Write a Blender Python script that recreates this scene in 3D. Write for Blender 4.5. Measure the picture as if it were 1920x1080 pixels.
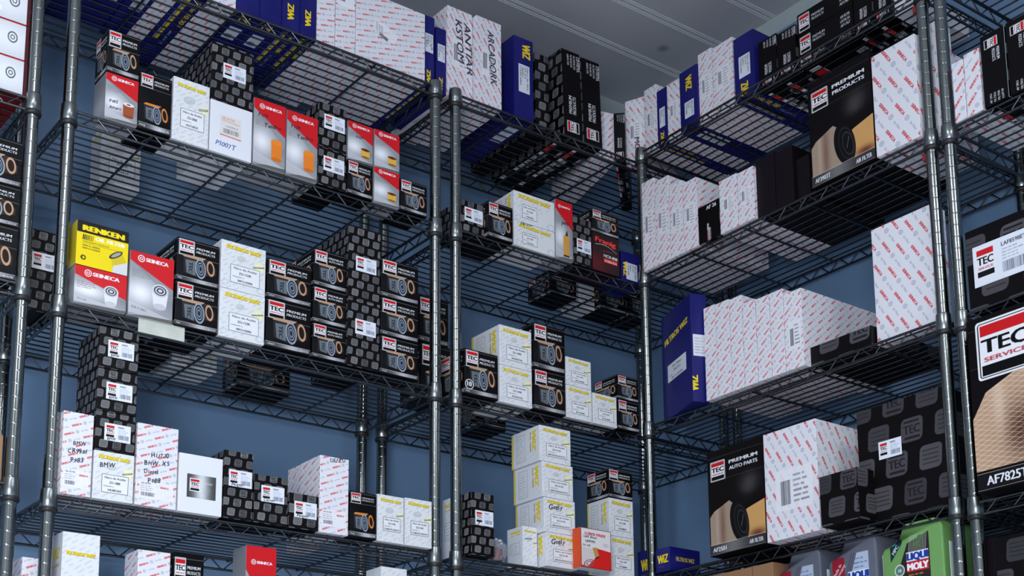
import bpy, bmesh, math, random
import numpy as np
from mathutils import Matrix, Vector

for o in list(bpy.data.objects):
    bpy.data.objects.remove(o, do_unlink=True)
random.seed(7)
SC = bpy.context.scene
COL = SC.collection
PI = math.pi
R = math.radians

# ------------------------------------------------------------------ camera
CAM_YAW, CAM_PITCH, CAM_ROLL = 0.646744, 0.188704, -0.008980
cd = bpy.data.cameras.new('camera')
cam = bpy.data.objects.new('camera', cd)
COL.objects.link(cam)
cd.sensor_width = 36.0
cd.lens = 2706.753745 / 1920 * 36
cd.shift_y = (1116.583749 - 540) / 1920
cd.clip_start = .05
fw = Vector((math.sin(CAM_YAW) * math.cos(CAM_PITCH), math.cos(CAM_YAW) * math.cos(CAM_PITCH), math.sin(CAM_PITCH)))
rt = Vector((math.cos(CAM_YAW), -math.sin(CAM_YAW), 0))
up = rt.cross(fw)
r2 = rt * math.cos(CAM_ROLL) + up * math.sin(CAM_ROLL)
u2 = -rt * math.sin(CAM_ROLL) + up * math.cos(CAM_ROLL)
M = Matrix((r2, u2, -fw)).transposed().to_4x4()
M.translation = Vector((-0.877230, -2.582740, 0))
cam.matrix_world = M
SC.camera = cam

# ------------------------------------------------------------------ world, exposure
w = bpy.data.worlds.new('world'); SC.world = w; w.use_nodes = True
bg = w.node_tree.nodes['Background']
bg.inputs[0].default_value = (.62, .72, .92, 1); bg.inputs[1].default_value = .25
SC.view_settings.view_transform = 'Standard'
SC.view_settings.look = 'None'
SC.view_settings.gamma = 1
SC.view_settings.use_curve_mapping = False
SC.view_settings.exposure = 0.1

# room extents (metres, z = 0 is the camera height)
XL, XR_, YN, YF, ZF, ZC = -3.2, 1.835, -3.5, .39, -.46, 2.262
WX = 1.489                       # front plane of the right-hand racks


def area(name, loc, rot, sx, sy, power, color):
    l = bpy.data.lights.new(name, 'AREA'); l.shape = 'RECTANGLE'
    l.size = sx; l.size_y = sy; l.energy = power; l.color = color
    o = bpy.data.objects.new(name, l); COL.objects.link(o)
    o.location = loc; o.rotation_euler = rot
    return o


# light of the ceiling tube fixtures (the fixtures themselves are built further down)
LAMPS = [(-.55, -1.7), (.55, -3.0), (-1.9, -2.9)]
for lx, ly in LAMPS:
    area('fixture_light', (lx, ly, ZC - .075), (0, 0, R(40)), 1.15, .10, 20, (.90, .95, 1.0))
# added low fill light behind the camera, brightens fronts and carton undersides
area('low_fill_light', (-1.7, YN + .06, .08), (R(90), 0, R(-14)), 1.7, 1.04, 120, (.82, .90, 1.0))

# ------------------------------------------------------------------ mesh helpers


def link(name, me, parent=None, mats=()):
    o = bpy.data.objects.new(name, me)
    COL.objects.link(o)
    for m in mats: me.materials.append(m)
    if parent is not None: o.parent = parent
    return o


def empty(name, loc, rz=0, **p):
    o = bpy.data.objects.new(name, None); COL.objects.link(o)
    o.empty_display_size = .05
    o.location = loc; o.rotation_euler = (0, 0, rz)
    tag(o, **p)
    return o


def tag(o, label=None, category=None, group=None, kind=None):
    if label: o['label'] = label
    if category: o['category'] = category
    if group: o['group'] = group
    if kind: o['kind'] = kind
    return o


class MB:
    """collects tubes, boxes and lathes into one mesh"""
    def __init__(s): s.v = []; s.f = []; s.m = []; s.sm = []
    def add(s, vs, fs, mi=0, smooth=False):
        b = len(s.v); s.v += vs
        s.f += [[b + i for i in f] for f in fs]; s.m += [mi] * len(fs); s.sm += [smooth] * len(fs)
    def tube(s, a, b, r, n=8, mi=0, caps=True):
        a = Vector(a); b = Vector(b); d = (b - a).normalized()
        t = Vector((0, 0, 1)) if abs(d.z) < .9 else Vector((1, 0, 0))
        x = d.cross(t).normalized(); y = d.cross(x)
        vs = []
        for p in (a, b):
            for i in range(n):
                q = 2 * PI * i / n
                vs.append(tuple(p + x * math.cos(q) * r + y * math.sin(q) * r))
        fs = [[i, (i + 1) % n, n + (i + 1) % n, n + i] for i in range(n)]
        s.add(vs, fs, mi, True)
        if caps: s.add([vs[i] for i in range(n)], [list(range(n))[::-1]], mi); s.add([vs[n + i] for i in range(n)], [list(range(n))], mi)
    def path(s, pts, r, n=6, mi=0):
        for a, b in zip(pts, pts[1:]): s.tube(a, b, r, n, mi, False)
    def lathe(s, prof, n=20, mi=0, c=(0, 0), cap=True):
        vs = []
        for r, z in prof:
            for i in range(n):
                q = 2 * PI * i / n
                vs.append((c[0] + r * math.cos(q), c[1] + r * math.sin(q), z))
        fs = []
        for k in range(len(prof) - 1):
            for i in range(n):
                j = (i + 1) % n
                fs.append([k * n + i, k * n + j, (k + 1) * n + j, (k + 1) * n + i])
        s.add(vs, fs, mi, True)
        if cap:
            s.add(vs[:n], [list(range(n))[::-1]], mi); s.add(vs[-n:], [list(range(n))], mi)
    def box(s, x0, y0, z0, x1, y1, z1, mi=0):
        v = [(x0, y0, z0), (x1, y0, z0), (x1, y1, z0), (x0, y1, z0), (x0, y0, z1), (x1, y0, z1), (x1, y1, z1), (x0, y1, z1)]
        s.add(v, [[0, 3, 2, 1], [4, 5, 6, 7], [0, 1, 5, 4], [1, 2, 6, 5], [2, 3, 7, 6], [3, 0, 4, 7]], mi)
    def mesh(s, name):
        me = bpy.data.meshes.new(name)
        me.from_pydata([tuple(v) for v in s.v], [], s.f)
        me.polygons.foreach_set('material_index', s.m)
        me.polygons.foreach_set('use_smooth', s.sm)
        me.update()
        return me


# ------------------------------------------------------------------ plain materials
def mat(name, col, rough=.5, metal=0., spec=.5, **kw):
    m = bpy.data.materials.new(name); m.use_nodes = True
    b = m.node_tree.nodes['Principled BSDF']
    b.inputs['Base Color'].default_value = (*col, 1)
    b.inputs['Roughness'].default_value = rough
    b.inputs['Metallic'].default_value = metal
    b.inputs['Specular IOR Level'].default_value = spec
    for k, v in kw.items(): b.inputs[k].default_value = v
    return m


def noisy(m, c1, c2, scale, detail=4, bump=0., bscale=None):
    nt = m.node_tree; b = nt.nodes['Principled BSDF']
    tc = nt.nodes.new('ShaderNodeTexCoord'); n = nt.nodes.new('ShaderNodeTexNoise')
    n.inputs['Scale'].default_value = scale; n.inputs['Detail'].default_value = detail
    nt.links.new(tc.outputs['Object'], n.inputs['Vector'])
    r = nt.nodes.new('ShaderNodeValToRGB')
    r.color_ramp.elements[0].position = .35; r.color_ramp.elements[1].position = .65
    r.color_ramp.elements[0].color = (*c1, 1); r.color_ramp.elements[1].color = (*c2, 1)
    nt.links.new(n.outputs['Fac'], r.inputs['Fac']); nt.links.new(r.outputs['Color'], b.inputs['Base Color'])
    if bump:
        n2 = nt.nodes.new('ShaderNodeTexNoise'); n2.inputs['Scale'].default_value = bscale or scale * 6
        nt.links.new(tc.outputs['Object'], n2.inputs['Vector'])
        bp = nt.nodes.new('ShaderNodeBump'); bp.inputs['Strength'].default_value = bump; bp.inputs['Distance'].default_value = .002
        nt.links.new(n2.outputs['Fac'], bp.inputs['Height']); nt.links.new(bp.outputs['Normal'], b.inputs['Normal'])
    return m


M_CHROME = mat('chrome', (.27, .29, .28), .18, 1.0)
M_WIRE = mat('chrome_wire', (.125, .13, .14), .24, 1.0)
M_COLLAR = mat('collar_metal', (.26, .28, .28), .28, 1.0)
M_RING = mat('black_plastic', (.012, .012, .014), .45)
M_WALL = noisy(mat('blue_painted_wall', (.2, .31, .5), .6), (.150, .255, .41), (.165, .275, .44), 3, bump=.12, bscale=60)
M_WALLTOP = noisy(mat('pale_painted_wall', (.45, .52, .52), .6), (.44, .51, .51), (.47, .53, .53), 3)
M_CEIL = noisy(mat('ceiling_panel', (.42, .43, .45), .55), (.44, .44, .47), (.48, .48, .51), 2)
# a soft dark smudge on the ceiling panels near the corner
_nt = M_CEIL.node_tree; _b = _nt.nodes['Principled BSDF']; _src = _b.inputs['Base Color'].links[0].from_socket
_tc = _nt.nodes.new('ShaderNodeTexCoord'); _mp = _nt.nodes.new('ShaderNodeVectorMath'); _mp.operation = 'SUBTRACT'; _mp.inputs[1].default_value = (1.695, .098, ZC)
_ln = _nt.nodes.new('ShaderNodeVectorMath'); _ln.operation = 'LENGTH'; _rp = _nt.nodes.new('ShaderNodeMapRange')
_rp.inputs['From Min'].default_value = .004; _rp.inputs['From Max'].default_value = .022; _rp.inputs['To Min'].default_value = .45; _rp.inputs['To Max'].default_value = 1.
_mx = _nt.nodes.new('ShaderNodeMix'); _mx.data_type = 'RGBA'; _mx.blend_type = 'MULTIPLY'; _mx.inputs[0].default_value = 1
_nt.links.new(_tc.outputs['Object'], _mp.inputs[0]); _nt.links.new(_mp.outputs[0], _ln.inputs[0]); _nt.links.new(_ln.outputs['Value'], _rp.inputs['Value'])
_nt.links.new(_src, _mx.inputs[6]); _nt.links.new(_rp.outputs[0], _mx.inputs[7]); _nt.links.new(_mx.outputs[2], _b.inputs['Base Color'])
M_GROOVE = mat('ceiling_bead', (.62, .65, .68), .4)
M_FLOOR = noisy(mat('floor_tile', (.6, .6, .6), .35), (.80, .80, .80), (.86, .85, .84), 5)
M_OTHER = mat('far_wall', (.40, .41, .42), .7)

# ------------------------------------------------------------------ room
def slab(name, x0, y0, z0, x1, y1, z1, m, **p):
    b = MB(); b.box(x0, y0, z0, x1, y1, z1)
    o = link(name, b.mesh(name), None, [m]); tag(o, kind='structure', **p)
    return o


ZB = 2.213                       # paint line below the ceiling
slab('wall_back', XL - .1, YF, ZF, XR_ + .1, YF + .1, ZB, M_WALL)
slab('wall_right', XR_, YN, ZF, XR_ + .1, YF, ZB, M_WALL)
slab('trim_1', XL - .1, YF, ZB, XR_ + .1, YF + .1, ZC, M_WALLTOP)
slab('trim_2', XR_, YN, ZB, XR_ + .1, YF, ZC, M_WALLTOP)
slab('wall_left', XL - .1, YN, ZF, XL, YF, ZC, M_OTHER)
slab('wall_front', XL - .1, YN - .1, ZF, XR_ + .1, YN, ZC, M_OTHER)
slab('floor', XL - .1, YN - .1, ZF - .1, XR_ + .1, YF + .1, ZF, M_FLOOR)
b = MB(); b.box(XL - .1, YN - .1, ZC, XR_ + .1, YF + .1, ZC + .1)
y = .185
while y > YN:
    for k, dy in enumerate((0, .007, .019, .026)):
        b.box(XL, y - dy - .0013, ZC - .0016, XR_, y - dy + .0013, ZC, 1)
    y -= .178
o = link('ceiling', b.mesh('ceiling'), None, [M_CEIL, M_GROOVE]); tag(o, kind='structure')

# ceiling light fixtures (out of view, above and behind the camera)
m_dif = mat('lamp_diffuser', (.9, .9, .9), .4)
m_dif.node_tree.nodes['Principled BSDF'].inputs['Emission Color'].default_value = (.95, .97, 1, 1)
m_dif.node_tree.nodes['Principled BSDF'].inputs['Emission Strength'].default_value = 3
m_fix = mat('fixture_white', (.8, .8, .8), .4)
for i, (lx, ly) in enumerate(LAMPS):
    t = empty('ceiling_light', (lx, ly, ZC), R(40), label='white tube light fixture on the ceiling ' + ('near the racks', 'to the right behind', 'far behind')[i], category='lamp', group='ceiling tube lights')
    b = MB(); b.box(-.62, -.14, -.03, .62, .14, 0); link('housing', b.mesh('housing'), t, [m_fix])
    b = MB()
    for dy in (-.06, .06): b.tube((-.58, dy, -.048), (.58, dy, -.048), .013, 12)
    link('tube_lamp', b.mesh('tube_lamp'), t, [m_dif])

# ------------------------------------------------------------------ wire shelving
PW, PD = .8605, .3168             # post to post
TR = .0285                        # shelf surface above the collar ring
LEVELS = {'A': [1.786, 1.4405, 1.0435, .665, .2905, -.09], 'M': [1.785, 1.4427, 1.040, .6635, .2895, -.09],
          'R': [1.8015, 1.463, 1.061, .678, .3015, -.08], 'S': [1.7995, 1.457, 1.053, .669, .2915, -.08],
          'K': [1.7845, 1.438, 1.061, .675, .2915, -.09]}


def post_mesh(top):
    prof = [(.0127, ZF)]
    z = ZF + .03
    while z < top - .02:
        prof += [(.0127, z - .0018), (.0127, z - .0009), (.01245, z - .0004), (.01245, z + .0004), (.0127, z + .0009), (.0127, z + .0018)]
        z += .0254
    prof += [(.0127, top - .004), (.011, top), (.004, top + .0015)]
    b = MB(); b.lathe(prof, 24)
    return b.mesh('post')


def collar_mesh():
    b = MB(); b.lathe([(.0140, .0), (.0164, .002), (.0160, .020), (.0152, .036), (.0146, .038), (.0128, .0385)], 24, cap=False)
    b.lathe([(.0129, -.007), (.0168, -.0065), (.0176, -.001), (.0164, .0025)], 24, 1, cap=False)
    return b.mesh('collar')


def shelf_mesh(PW):
    zt = TR - .0021
    b = MB()
    n = 12
    for i in range(n):
        y = .014 + (PD - .028) * i / (n - 1)
        b.tube((.004, y, zt), (PW - .004, y, zt), .0019, 6)
    for x in (.006, PW - .006):
        b.tube((x, .010, zt - .003), (x, PD - .010, zt - .003), .0019, 6)
    return b.mesh('shelf')


def rod_mesh():
    b = MB(); b.tube((0, -.004, TR - .0072), (0, PD + .004, TR - .0072), .0026, 8); return b.mesh('support_rod')


def truss_mesh(L, n):
    """runs along +x from 0 to L: two rails and a zigzag wire"""
    b = MB()
    zt, zb = TR - .0030, .0012
    b.tube((.013, 0, zt), (L - .013, 0, zt), .0030, 8)
    b.tube((.013, 0, zb), (L - .013, 0, zb), .0030, 8)
    pts = []
    st = (L - .045) / n
    for i in range(n + 1):
        x = .0225 + st * i
        z, z2 = (zb, zt) if i % 2 == 0 else (zt, zb)
        pts.append((x - st * .06, 0, z)); pts.append((x + st * .06, 0, z))
    b.path(pts, .0017)
    return b.mesh('truss')


ROD, TRS, COLLAR = rod_mesh(), truss_mesh(PD, 9), collar_mesh()
for me in (ROD, TRS): me.materials.append(M_WIRE)
COLLAR.materials.append(M_COLLAR); COLLAR.materials.append(M_RING)


def rack(key, loc, rz, label, lv, top=None, PW=PW):
    """local x along the front, local y towards the wall; origin at the front left post"""
    t = empty('wire_shelving_unit', (loc[0], loc[1], ZF), rz, label=label, category='shelving unit', group='chrome wire shelving units')
    SHELF, TRL = shelf_mesh(PW), truss_mesh(PW, 27)
    SHELF.materials.append(M_WIRE); TRL.materials.append(M_WIRE)
    pm = post_mesh((lv[0] + .040) if top is None else top); pm.materials.append(M_CHROME)
    for px, py in ((0, 0), (PW, 0), (0, PD), (PW, PD)):
        p = link('post', pm, t); p.location = (px, py, -ZF)
    for z in lv:
        s = link('shelf', SHELF, t); s.location = (0, 0, z - ZF)
        for i in range(1, 5):
            o = link('support_rod', ROD, s); o.location.x = PW / 2 + (i - 2.5) * .175
        for me, lc, rr in ((TRL, (0, -.004, 0), 0), (TRL, (0, PD + .004, 0), 0), (TRS, (0, 0, 0), PI / 2), (TRS, (PW, 0, 0), PI / 2)):
            o = link('truss', me, s); o.location = lc; o.rotation_euler.z = rr
        for px, py in ((0, 0), (PW, 0), (0, PD), (PW, PD)):
            o = link('collar', COLLAR, s); o.location = (px, py, 0)
    return t


rack('A', (0, 0), 0, 'chrome wire shelving unit left of centre, yellow carton on its third shelf', LEVELS['A'], 1.826)
rack('M', (.9177, 0), 0, 'chrome wire shelving unit in the middle, filling the corner behind the right rack', LEVELS['M'])
rack('K', (-.071 - PW, 0), 0, 'chrome wire shelving unit cut off by the left edge of the picture', LEVELS['K'])
rack('R', (WX, -.0231), -PI / 2, 'chrome wire shelving unit on the right wall with blue and white cartons', LEVELS['R'], 1.8415, .8822)
rack('S', (WX, -.9492), -PI / 2, 'chrome wire shelving unit cut off by the right edge, holding large black cartons', LEVELS['S'])

# ------------------------------------------------------------------ printed cartons: artwork drawn by code
PPM = 2100                       # artwork resolution, pixels per metre
_words = {}


def word_mask(s, bold, ital):
    """grey mask pyramid of a word set in the built-in typeface; capitals are 40 px high"""
    k = (s, bold, ital)
    if k in _words: return _words[k]
    cu = bpy.data.curves.new('t', 'FONT'); cu.body = s; cu.resolution_u = 3
    ob = bpy.data.objects.new('t', cu); COL.objects.link(ob)
    dg = bpy.context.evaluated_depsgraph_get()
    me = ob.evaluated_get(dg).to_mesh()
    me.calc_loop_triangles()
    co = np.empty(len(me.vertices) * 3, np.float32); me.vertices.foreach_get('co', co); co = co.reshape(-1, 3)[:, :2]
    tr = np.empty(len(me.loop_triangles) * 3, np.int32); me.loop_triangles.foreach_get('vertices', tr); tr = tr.reshape(-1, 3)
    ob.evaluated_get(dg).to_mesh_clear()
    bpy.data.objects.remove(ob); bpy.data.curves.remove(cu)
    S = 40 / .72 * 1.0
    if len(co) == 0: co = np.zeros((3, 2), np.float32); tr = np.zeros((0, 3), np.int32)
    co = co.copy(); co[:, 0] += co[:, 1] * ital
    x0 = co[:, 0].min(); co[:, 0] -= x0
    W = int(co[:, 0].max() * S) + 16; H = 40 + 32
    m = np.zeros((H, W), np.float32)
    P = co * S + np.array([8, 16])
    for a, b_, c in P[tr]:
        lx, hx = int(min(a[0], b_[0], c[0])), int(max(a[0], b_[0], c[0])) + 2
        ly, hy = max(0, int(min(a[1], b_[1], c[1]))), min(H, int(max(a[1], b_[1], c[1])) + 2)
        if hx <= lx or hy <= ly: continue
        X, Y = np.meshgrid(np.arange(lx, hx) + .5, np.arange(ly, hy) + .5)
        d = (b_[0] - a[0]) * (c[1] - a[1]) - (b_[1] - a[1]) * (c[0] - a[0])
        if abs(d) < 1e-9: continue
        sg = 1 if d > 0 else -1
        e0 = ((b_[0] - a[0]) * (Y - a[1]) - (b_[1] - a[1]) * (X - a[0])) * sg
        e1 = ((c[0] - b_[0]) * (Y - b_[1]) - (c[1] - b_[1]) * (X - b_[0])) * sg
        e2 = ((a[0] - c[0]) * (Y - c[1]) - (a[1] - c[1]) * (X - c[0])) * sg
        q = (e0 >= -.3) & (e1 >= -.3) & (e2 >= -.3)
        sub = m[ly:hy, lx:hx]; sub[q[:sub.shape[0], :sub.shape[1]]] = 1
    for _ in range(bold):
        n = m.copy()
        n[:, 1:] = np.maximum(n[:, 1:], m[:, :-1]); n[:, :-1] = np.maximum(n[:, :-1], m[:, 1:])
        n[1:] = np.maximum(n[1:], m[:-1]) if _ % 2 == 0 else n[1:]
        m = n
    pyr = [m]
    while min(pyr[-1].shape) > 8 and len(pyr) < 5:
        p = pyr[-1]; p = p[:p.shape[0] // 2 * 2, :p.shape[1] // 2 * 2]
        pyr.append((p[::2, ::2] + p[1::2, ::2] + p[::2, 1::2] + p[1::2, 1::2]) / 4)
    _words[k] = pyr
    return pyr


class Art:
    """a canvas in metres, origin bottom left"""
    def __init__(s, w, h, col, ppm=PPM):
        s.ppm = ppm; s.W, s.H = w, h
        s.nx, s.ny = max(8, int(round(w * ppm))), max(8, int(round(h * ppm)))
        s.a = np.empty((s.ny, s.nx, 3), np.float32); s.a[:] = np.array(col, np.float32) / 255
    def box(s, x0, y0, x1, y1):
        return (max(0, int(x0 * s.ppm) - 1), max(0, int(y0 * s.ppm) - 1), min(s.nx, int(x1 * s.ppm) + 2), min(s.ny, int(y1 * s.ppm) + 2))
    def grid(s, bb):
        return np.meshgrid((np.arange(bb[0], bb[2]) + .5) / s.ppm, (np.arange(bb[1], bb[3]) + .5) / s.ppm)
    def mix(s, bb, al, col):
        sub = s.a[bb[1]:bb[3], bb[0]:bb[2]]
        c = np.asarray(col, np.float32) / 255
        sub += (c - sub) * al[..., None]
    def poly(s, pts, col, al=1.):
        pts = np.array(pts, float)
        bb = s.box(pts[:, 0].min(), pts[:, 1].min(), pts[:, 0].max(), pts[:, 1].max())
        if bb[2] <= bb[0] or bb[3] <= bb[1]: return
        X, Y = s.grid(bb); d = np.full(X.shape, 1e9)
        ar = sum(pts[i][0] * pts[(i + 1) % len(pts)][1] - pts[(i + 1) % len(pts)][0] * pts[i][1] for i in range(len(pts)))
        sg = 1 if ar > 0 else -1
        for i in range(len(pts)):
            p, q = pts[i], pts[(i + 1) % len(pts)]
            L = math.hypot(*(q - p)) + 1e-12
            d = np.minimum(d, ((q[0] - p[0]) * (Y - p[1]) - (q[1] - p[1]) * (X - p[0])) * sg / L)
        s.mix(bb, np.clip(d * s.ppm + .5, 0, 1) * al, col)
    def rect(s, x0, y0, x1, y1, col, al=1.): s.poly([(x0, y0), (x1, y0), (x1, y1), (x0, y1)], col, al)
    def rrect(s, cx, cy, w, h, r, col, ang=0, al=1., shear=0):
        R_ = math.hypot(w, h) / 2 * 1.3
        bb = s.box(cx - R_, cy - R_, cx + R_, cy + R_)
        if bb[2] <= bb[0] or bb[3] <= bb[1]: return
        X, Y = s.grid(bb); X = X - cx; Y = Y - cy
        c, n = math.cos(R(ang)), math.sin(R(ang))
        U, V = X * c + Y * n, -X * n + Y * c
        U = U - V * shear
        qx, qy = np.abs(U) - w / 2 + r, np.abs(V) - h / 2 + r
        d = np.hypot(np.maximum(qx, 0), np.maximum(qy, 0)) + np.minimum(np.maximum(qx, qy), 0) - r
        s.mix(bb, np.clip(.5 - d * s.ppm, 0, 1) * al, col)
    def ell(s, cx, cy, rx, ry, col, ang=0, al=1., inner=0.):
        R_ = max(rx, ry)
        bb = s.box(cx - R_, cy - R_, cx + R_, cy + R_)
        if bb[2] <= bb[0] or bb[3] <= bb[1]: return
        X, Y = s.grid(bb); X = X - cx; Y = Y - cy
        c, n = math.cos(R(ang)), math.sin(R(ang))
        q = np.hypot((X * c + Y * n) / rx, (-X * n + Y * c) / ry)
        k = min(rx, ry) * s.ppm
        m = np.clip((1 - q) * k + .5, 0, 1)
        if inner: m = m * np.clip((q - inner) * k + .5, 0, 1)
        s.mix(bb, m * al, col)
    def glow(s, cx, cy, rx, ry, col, al=1.):
        bb = (0, 0, s.nx, s.ny); X, Y = s.grid(bb)
        s.mix(bb, np.exp(-((X - cx) / rx) ** 2 - ((Y - cy) / ry) ** 2) * al, col)
    def line(s, x0, y0, x1, y1, t, col, al=1.):
        L = math.hypot(x1 - x0, y1 - y0); nx, ny = -(y1 - y0) / L * t / 2, (x1 - x0) / L * t / 2
        s.poly([(x0 + nx, y0 + ny), (x1 + nx, y1 + ny), (x1 - nx, y1 - ny), (x0 - nx, y0 - ny)], col, al)
    def frame(s, x0, y0, x1, y1, t, col):
        for a in ((x0, y0, x1, y0), (x1, y0, x1, y1), (x1, y1, x0, y1), (x0, y1, x0, y0)): s.line(*a, t, col)
    def text(s, t, x, y, h, col, ang=0, an='l', sx=1., bold=2, ital=0., al=1., fit=None):
        pyr = word_mask(t, bold, ital)
        H0, W0 = pyr[0].shape
        k = h / 40                       # metres per mask pixel
        wd = (W0 - 16) * k * sx
        if fit: sx *= fit / wd; wd = fit
        ox = {'l': 0, 'c': -wd / 2, 'r': -wd}[an]
        c, n = math.cos(R(ang)), math.sin(R(ang))
        cs = [(ox - 8 * k * sx, -16 * k), (ox + wd + 8 * k * sx, -16 * k), (ox + wd + 8 * k * sx, 56 * k), (ox - 8 * k * sx, 56 * k)]
        P = [(x + u * c - v * n, y + u * n + v * c) for u, v in cs]
        bb = s.box(min(p[0] for p in P), min(p[1] for p in P), max(p[0] for p in P), max(p[1] for p in P))
        if bb[2] <= bb[0] or bb[3] <= bb[1]: return wd
        X, Y = s.grid(bb); X = X - x; Y = Y - y
        U = ((X * c + Y * n) - ox) / (k * sx) + 8; V = (-X * n + Y * c) / k + 16
        lv = int(max(0, min(len(pyr) - 1, round(math.log2(max(1, 1 / (k * s.ppm)))))))
        m = pyr[lv]; f = 2 ** lv
        U = U / f - .5; V = V / f - .5
        i0 = np.floor(U).astype(int); j0 = np.floor(V).astype(int); fu = U - i0; fv = V - j0
        hh, ww = m.shape
        def g(j, i):
            ok = (i >= 0) & (i < ww) & (j >= 0) & (j < hh)
            return np.where(ok, m[np.clip(j, 0, hh - 1), np.clip(i, 0, ww - 1)], 0)
        v = g(j0, i0) * (1 - fu) * (1 - fv) + g(j0, i0 + 1) * fu * (1 - fv) + g(j0 + 1, i0) * (1 - fu) * fv + g(j0 + 1, i0 + 1) * fu * fv
        s.mix(bb, np.clip(v, 0, 1) * al, col)
        return wd
    def para(s, x0, y0, x1, y1, n, col, al=.6, seed=0):
        """small print too fine to read: rows of short strokes"""
        rg = random.Random(seed); st = (y1 - y0) / n
        for i in range(n):
            y = y1 - (i + .6) * st; x = x0
            e = x1 - (x1 - x0) * rg.random() * .35
            while x < e:
                l = st * rg.uniform(.8, 2.2); s.line(x, y, min(x + l, e) + 1e-5, y, st * .42, col, al * rg.uniform(.6, 1)); x += l + st * .35
    def bars(s, x0, y0, x1, y1, col, seed=0):
        rg = random.Random(seed); x = x0; u = (x1 - x0) / 40
        while x < x1:
            l = u * rg.choice((.7, 1, 1.6)); s.rect(x, y0, min(x + l, x1), y1, col); x += l + u * rg.choice((.7, 1, 1.4))
    def image(s, name):
        im = bpy.data.images.new(name, s.nx, s.ny)
        px = np.ones((s.ny, s.nx, 4), np.float32); px[..., :3] = np.clip(s.a, 0, 1)
        im.pixels.foreach_set(px.ravel()); im.update(); im.pack()
        return im


WHITE, BLACK, RED = (232, 232, 236), (10, 9, 11), (200, 28, 34)
_mats = {}


def art_mat(key, make, rough=.42):
    key = repr(key)
    if key not in _mats:
        a = make()
        m = bpy.data.materials.new('printed_carton'); m.use_nodes = True
        nt = m.node_tree; b = nt.nodes['Principled BSDF']; b.inputs['Roughness'].default_value = rough
        b.inputs['Specular IOR Level'].default_value = .16 if key.startswith(("('tec'", "('tile'", "('blk", "('air'", "('dark'")) else .3
        t = nt.nodes.new('ShaderNodeTexImage'); t.image = a.image('print'); t.extension = 'EXTEND'
        uv = nt.nodes.new('ShaderNodeUVMap')
        nt.links.new(uv.outputs[0], t.inputs[0]); nt.links.new(t.outputs[0], b.inputs['Base Color'])
        _mats[key] = m
    return _mats[key]


def logo(a, cx, cy, w, h, ang=0, border=True):
    """the boxed three-letter mark: red bar, letters, small line, black bar"""
    c, n = math.cos(R(ang)), math.sin(R(ang))
    def P(u, v): return cx + u * w * c - v * h * n, cy + u * w * n + v * h * c
    a.rrect(cx, cy, w, h, w * .06, WHITE, ang)
    if border: a.rrect(cx, cy, w * .93, h * .93, w * .05, (40, 36, 40), ang); a.rrect(cx, cy, w * .89, h * .90, w * .03, WHITE, ang)
    a.rrect(*P(0, .33), w * .84, h * .18, 0, RED, ang)
    a.rrect(*P(0, -.345), w * .84, h * .17, 0, BLACK, ang)
    a.text('TEC', *P(0, -.055), h * .24, BLACK, ang, 'c', fit=w * .80, bold=2)
    a.text('SERVICE', *P(0, -.20), h * .075, (170, 40, 50), ang, 'c', fit=w * .74, bold=1)


def can(a, x0, y0, w, h, tan=(190, 150, 118), body=(96, 100, 112)):
    """printed picture: spin-on filter lying next to a ring"""
    def X(u): return x0 + u * w
    def Y(v): return y0 + v * h
    a.poly([(X(.06), Y(.14)), (X(.50), Y(.02)), (X(.56), Y(.92)), (X(.04), Y(.88))], (44, 42, 46))
    a.poly([(X(.14), Y(.14)), (X(.40), Y(.08)), (X(.40), Y(.76)), (X(.10), Y(.74))], (104, 112, 118))
    a.text('TEC', X(.20), Y(.66), w * .11, (30, 36, 48), -90, 'l', fit=h * .5, bold=2)
    a.poly([(X(.02), Y(.86)), (X(.10), Y(.97)), (X(.70), Y(.99)), (X(.58), Y(.84))], tan)
    a.poly([(X(.60), Y(.16)), (X(.98), Y(.30)), (X(.99), Y(.62)), (X(.66), Y(.94))], (50, 40, 38))
    a.ell(X(.54), Y(.46), w * .155, h * .46, (146, 156, 166), 6)
    a.ell(X(.54), Y(.46), w * .118, h * .37, (26, 30, 40), 6)
    a.ell(X(.54), Y(.46), w * .095, h * .30, (150, 160, 178), 6, inner=.82)
    a.ell(X(.54), Y(.46), w * .060, h * .19, (120, 132, 150), 6, inner=.55)
    a.ell(X(.83), Y(.58), w * .115, h * .36, tan, 8)
    a.ell(X(.83), Y(.58), w * .074, h * .25, (34, 24, 22), 8)


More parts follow.
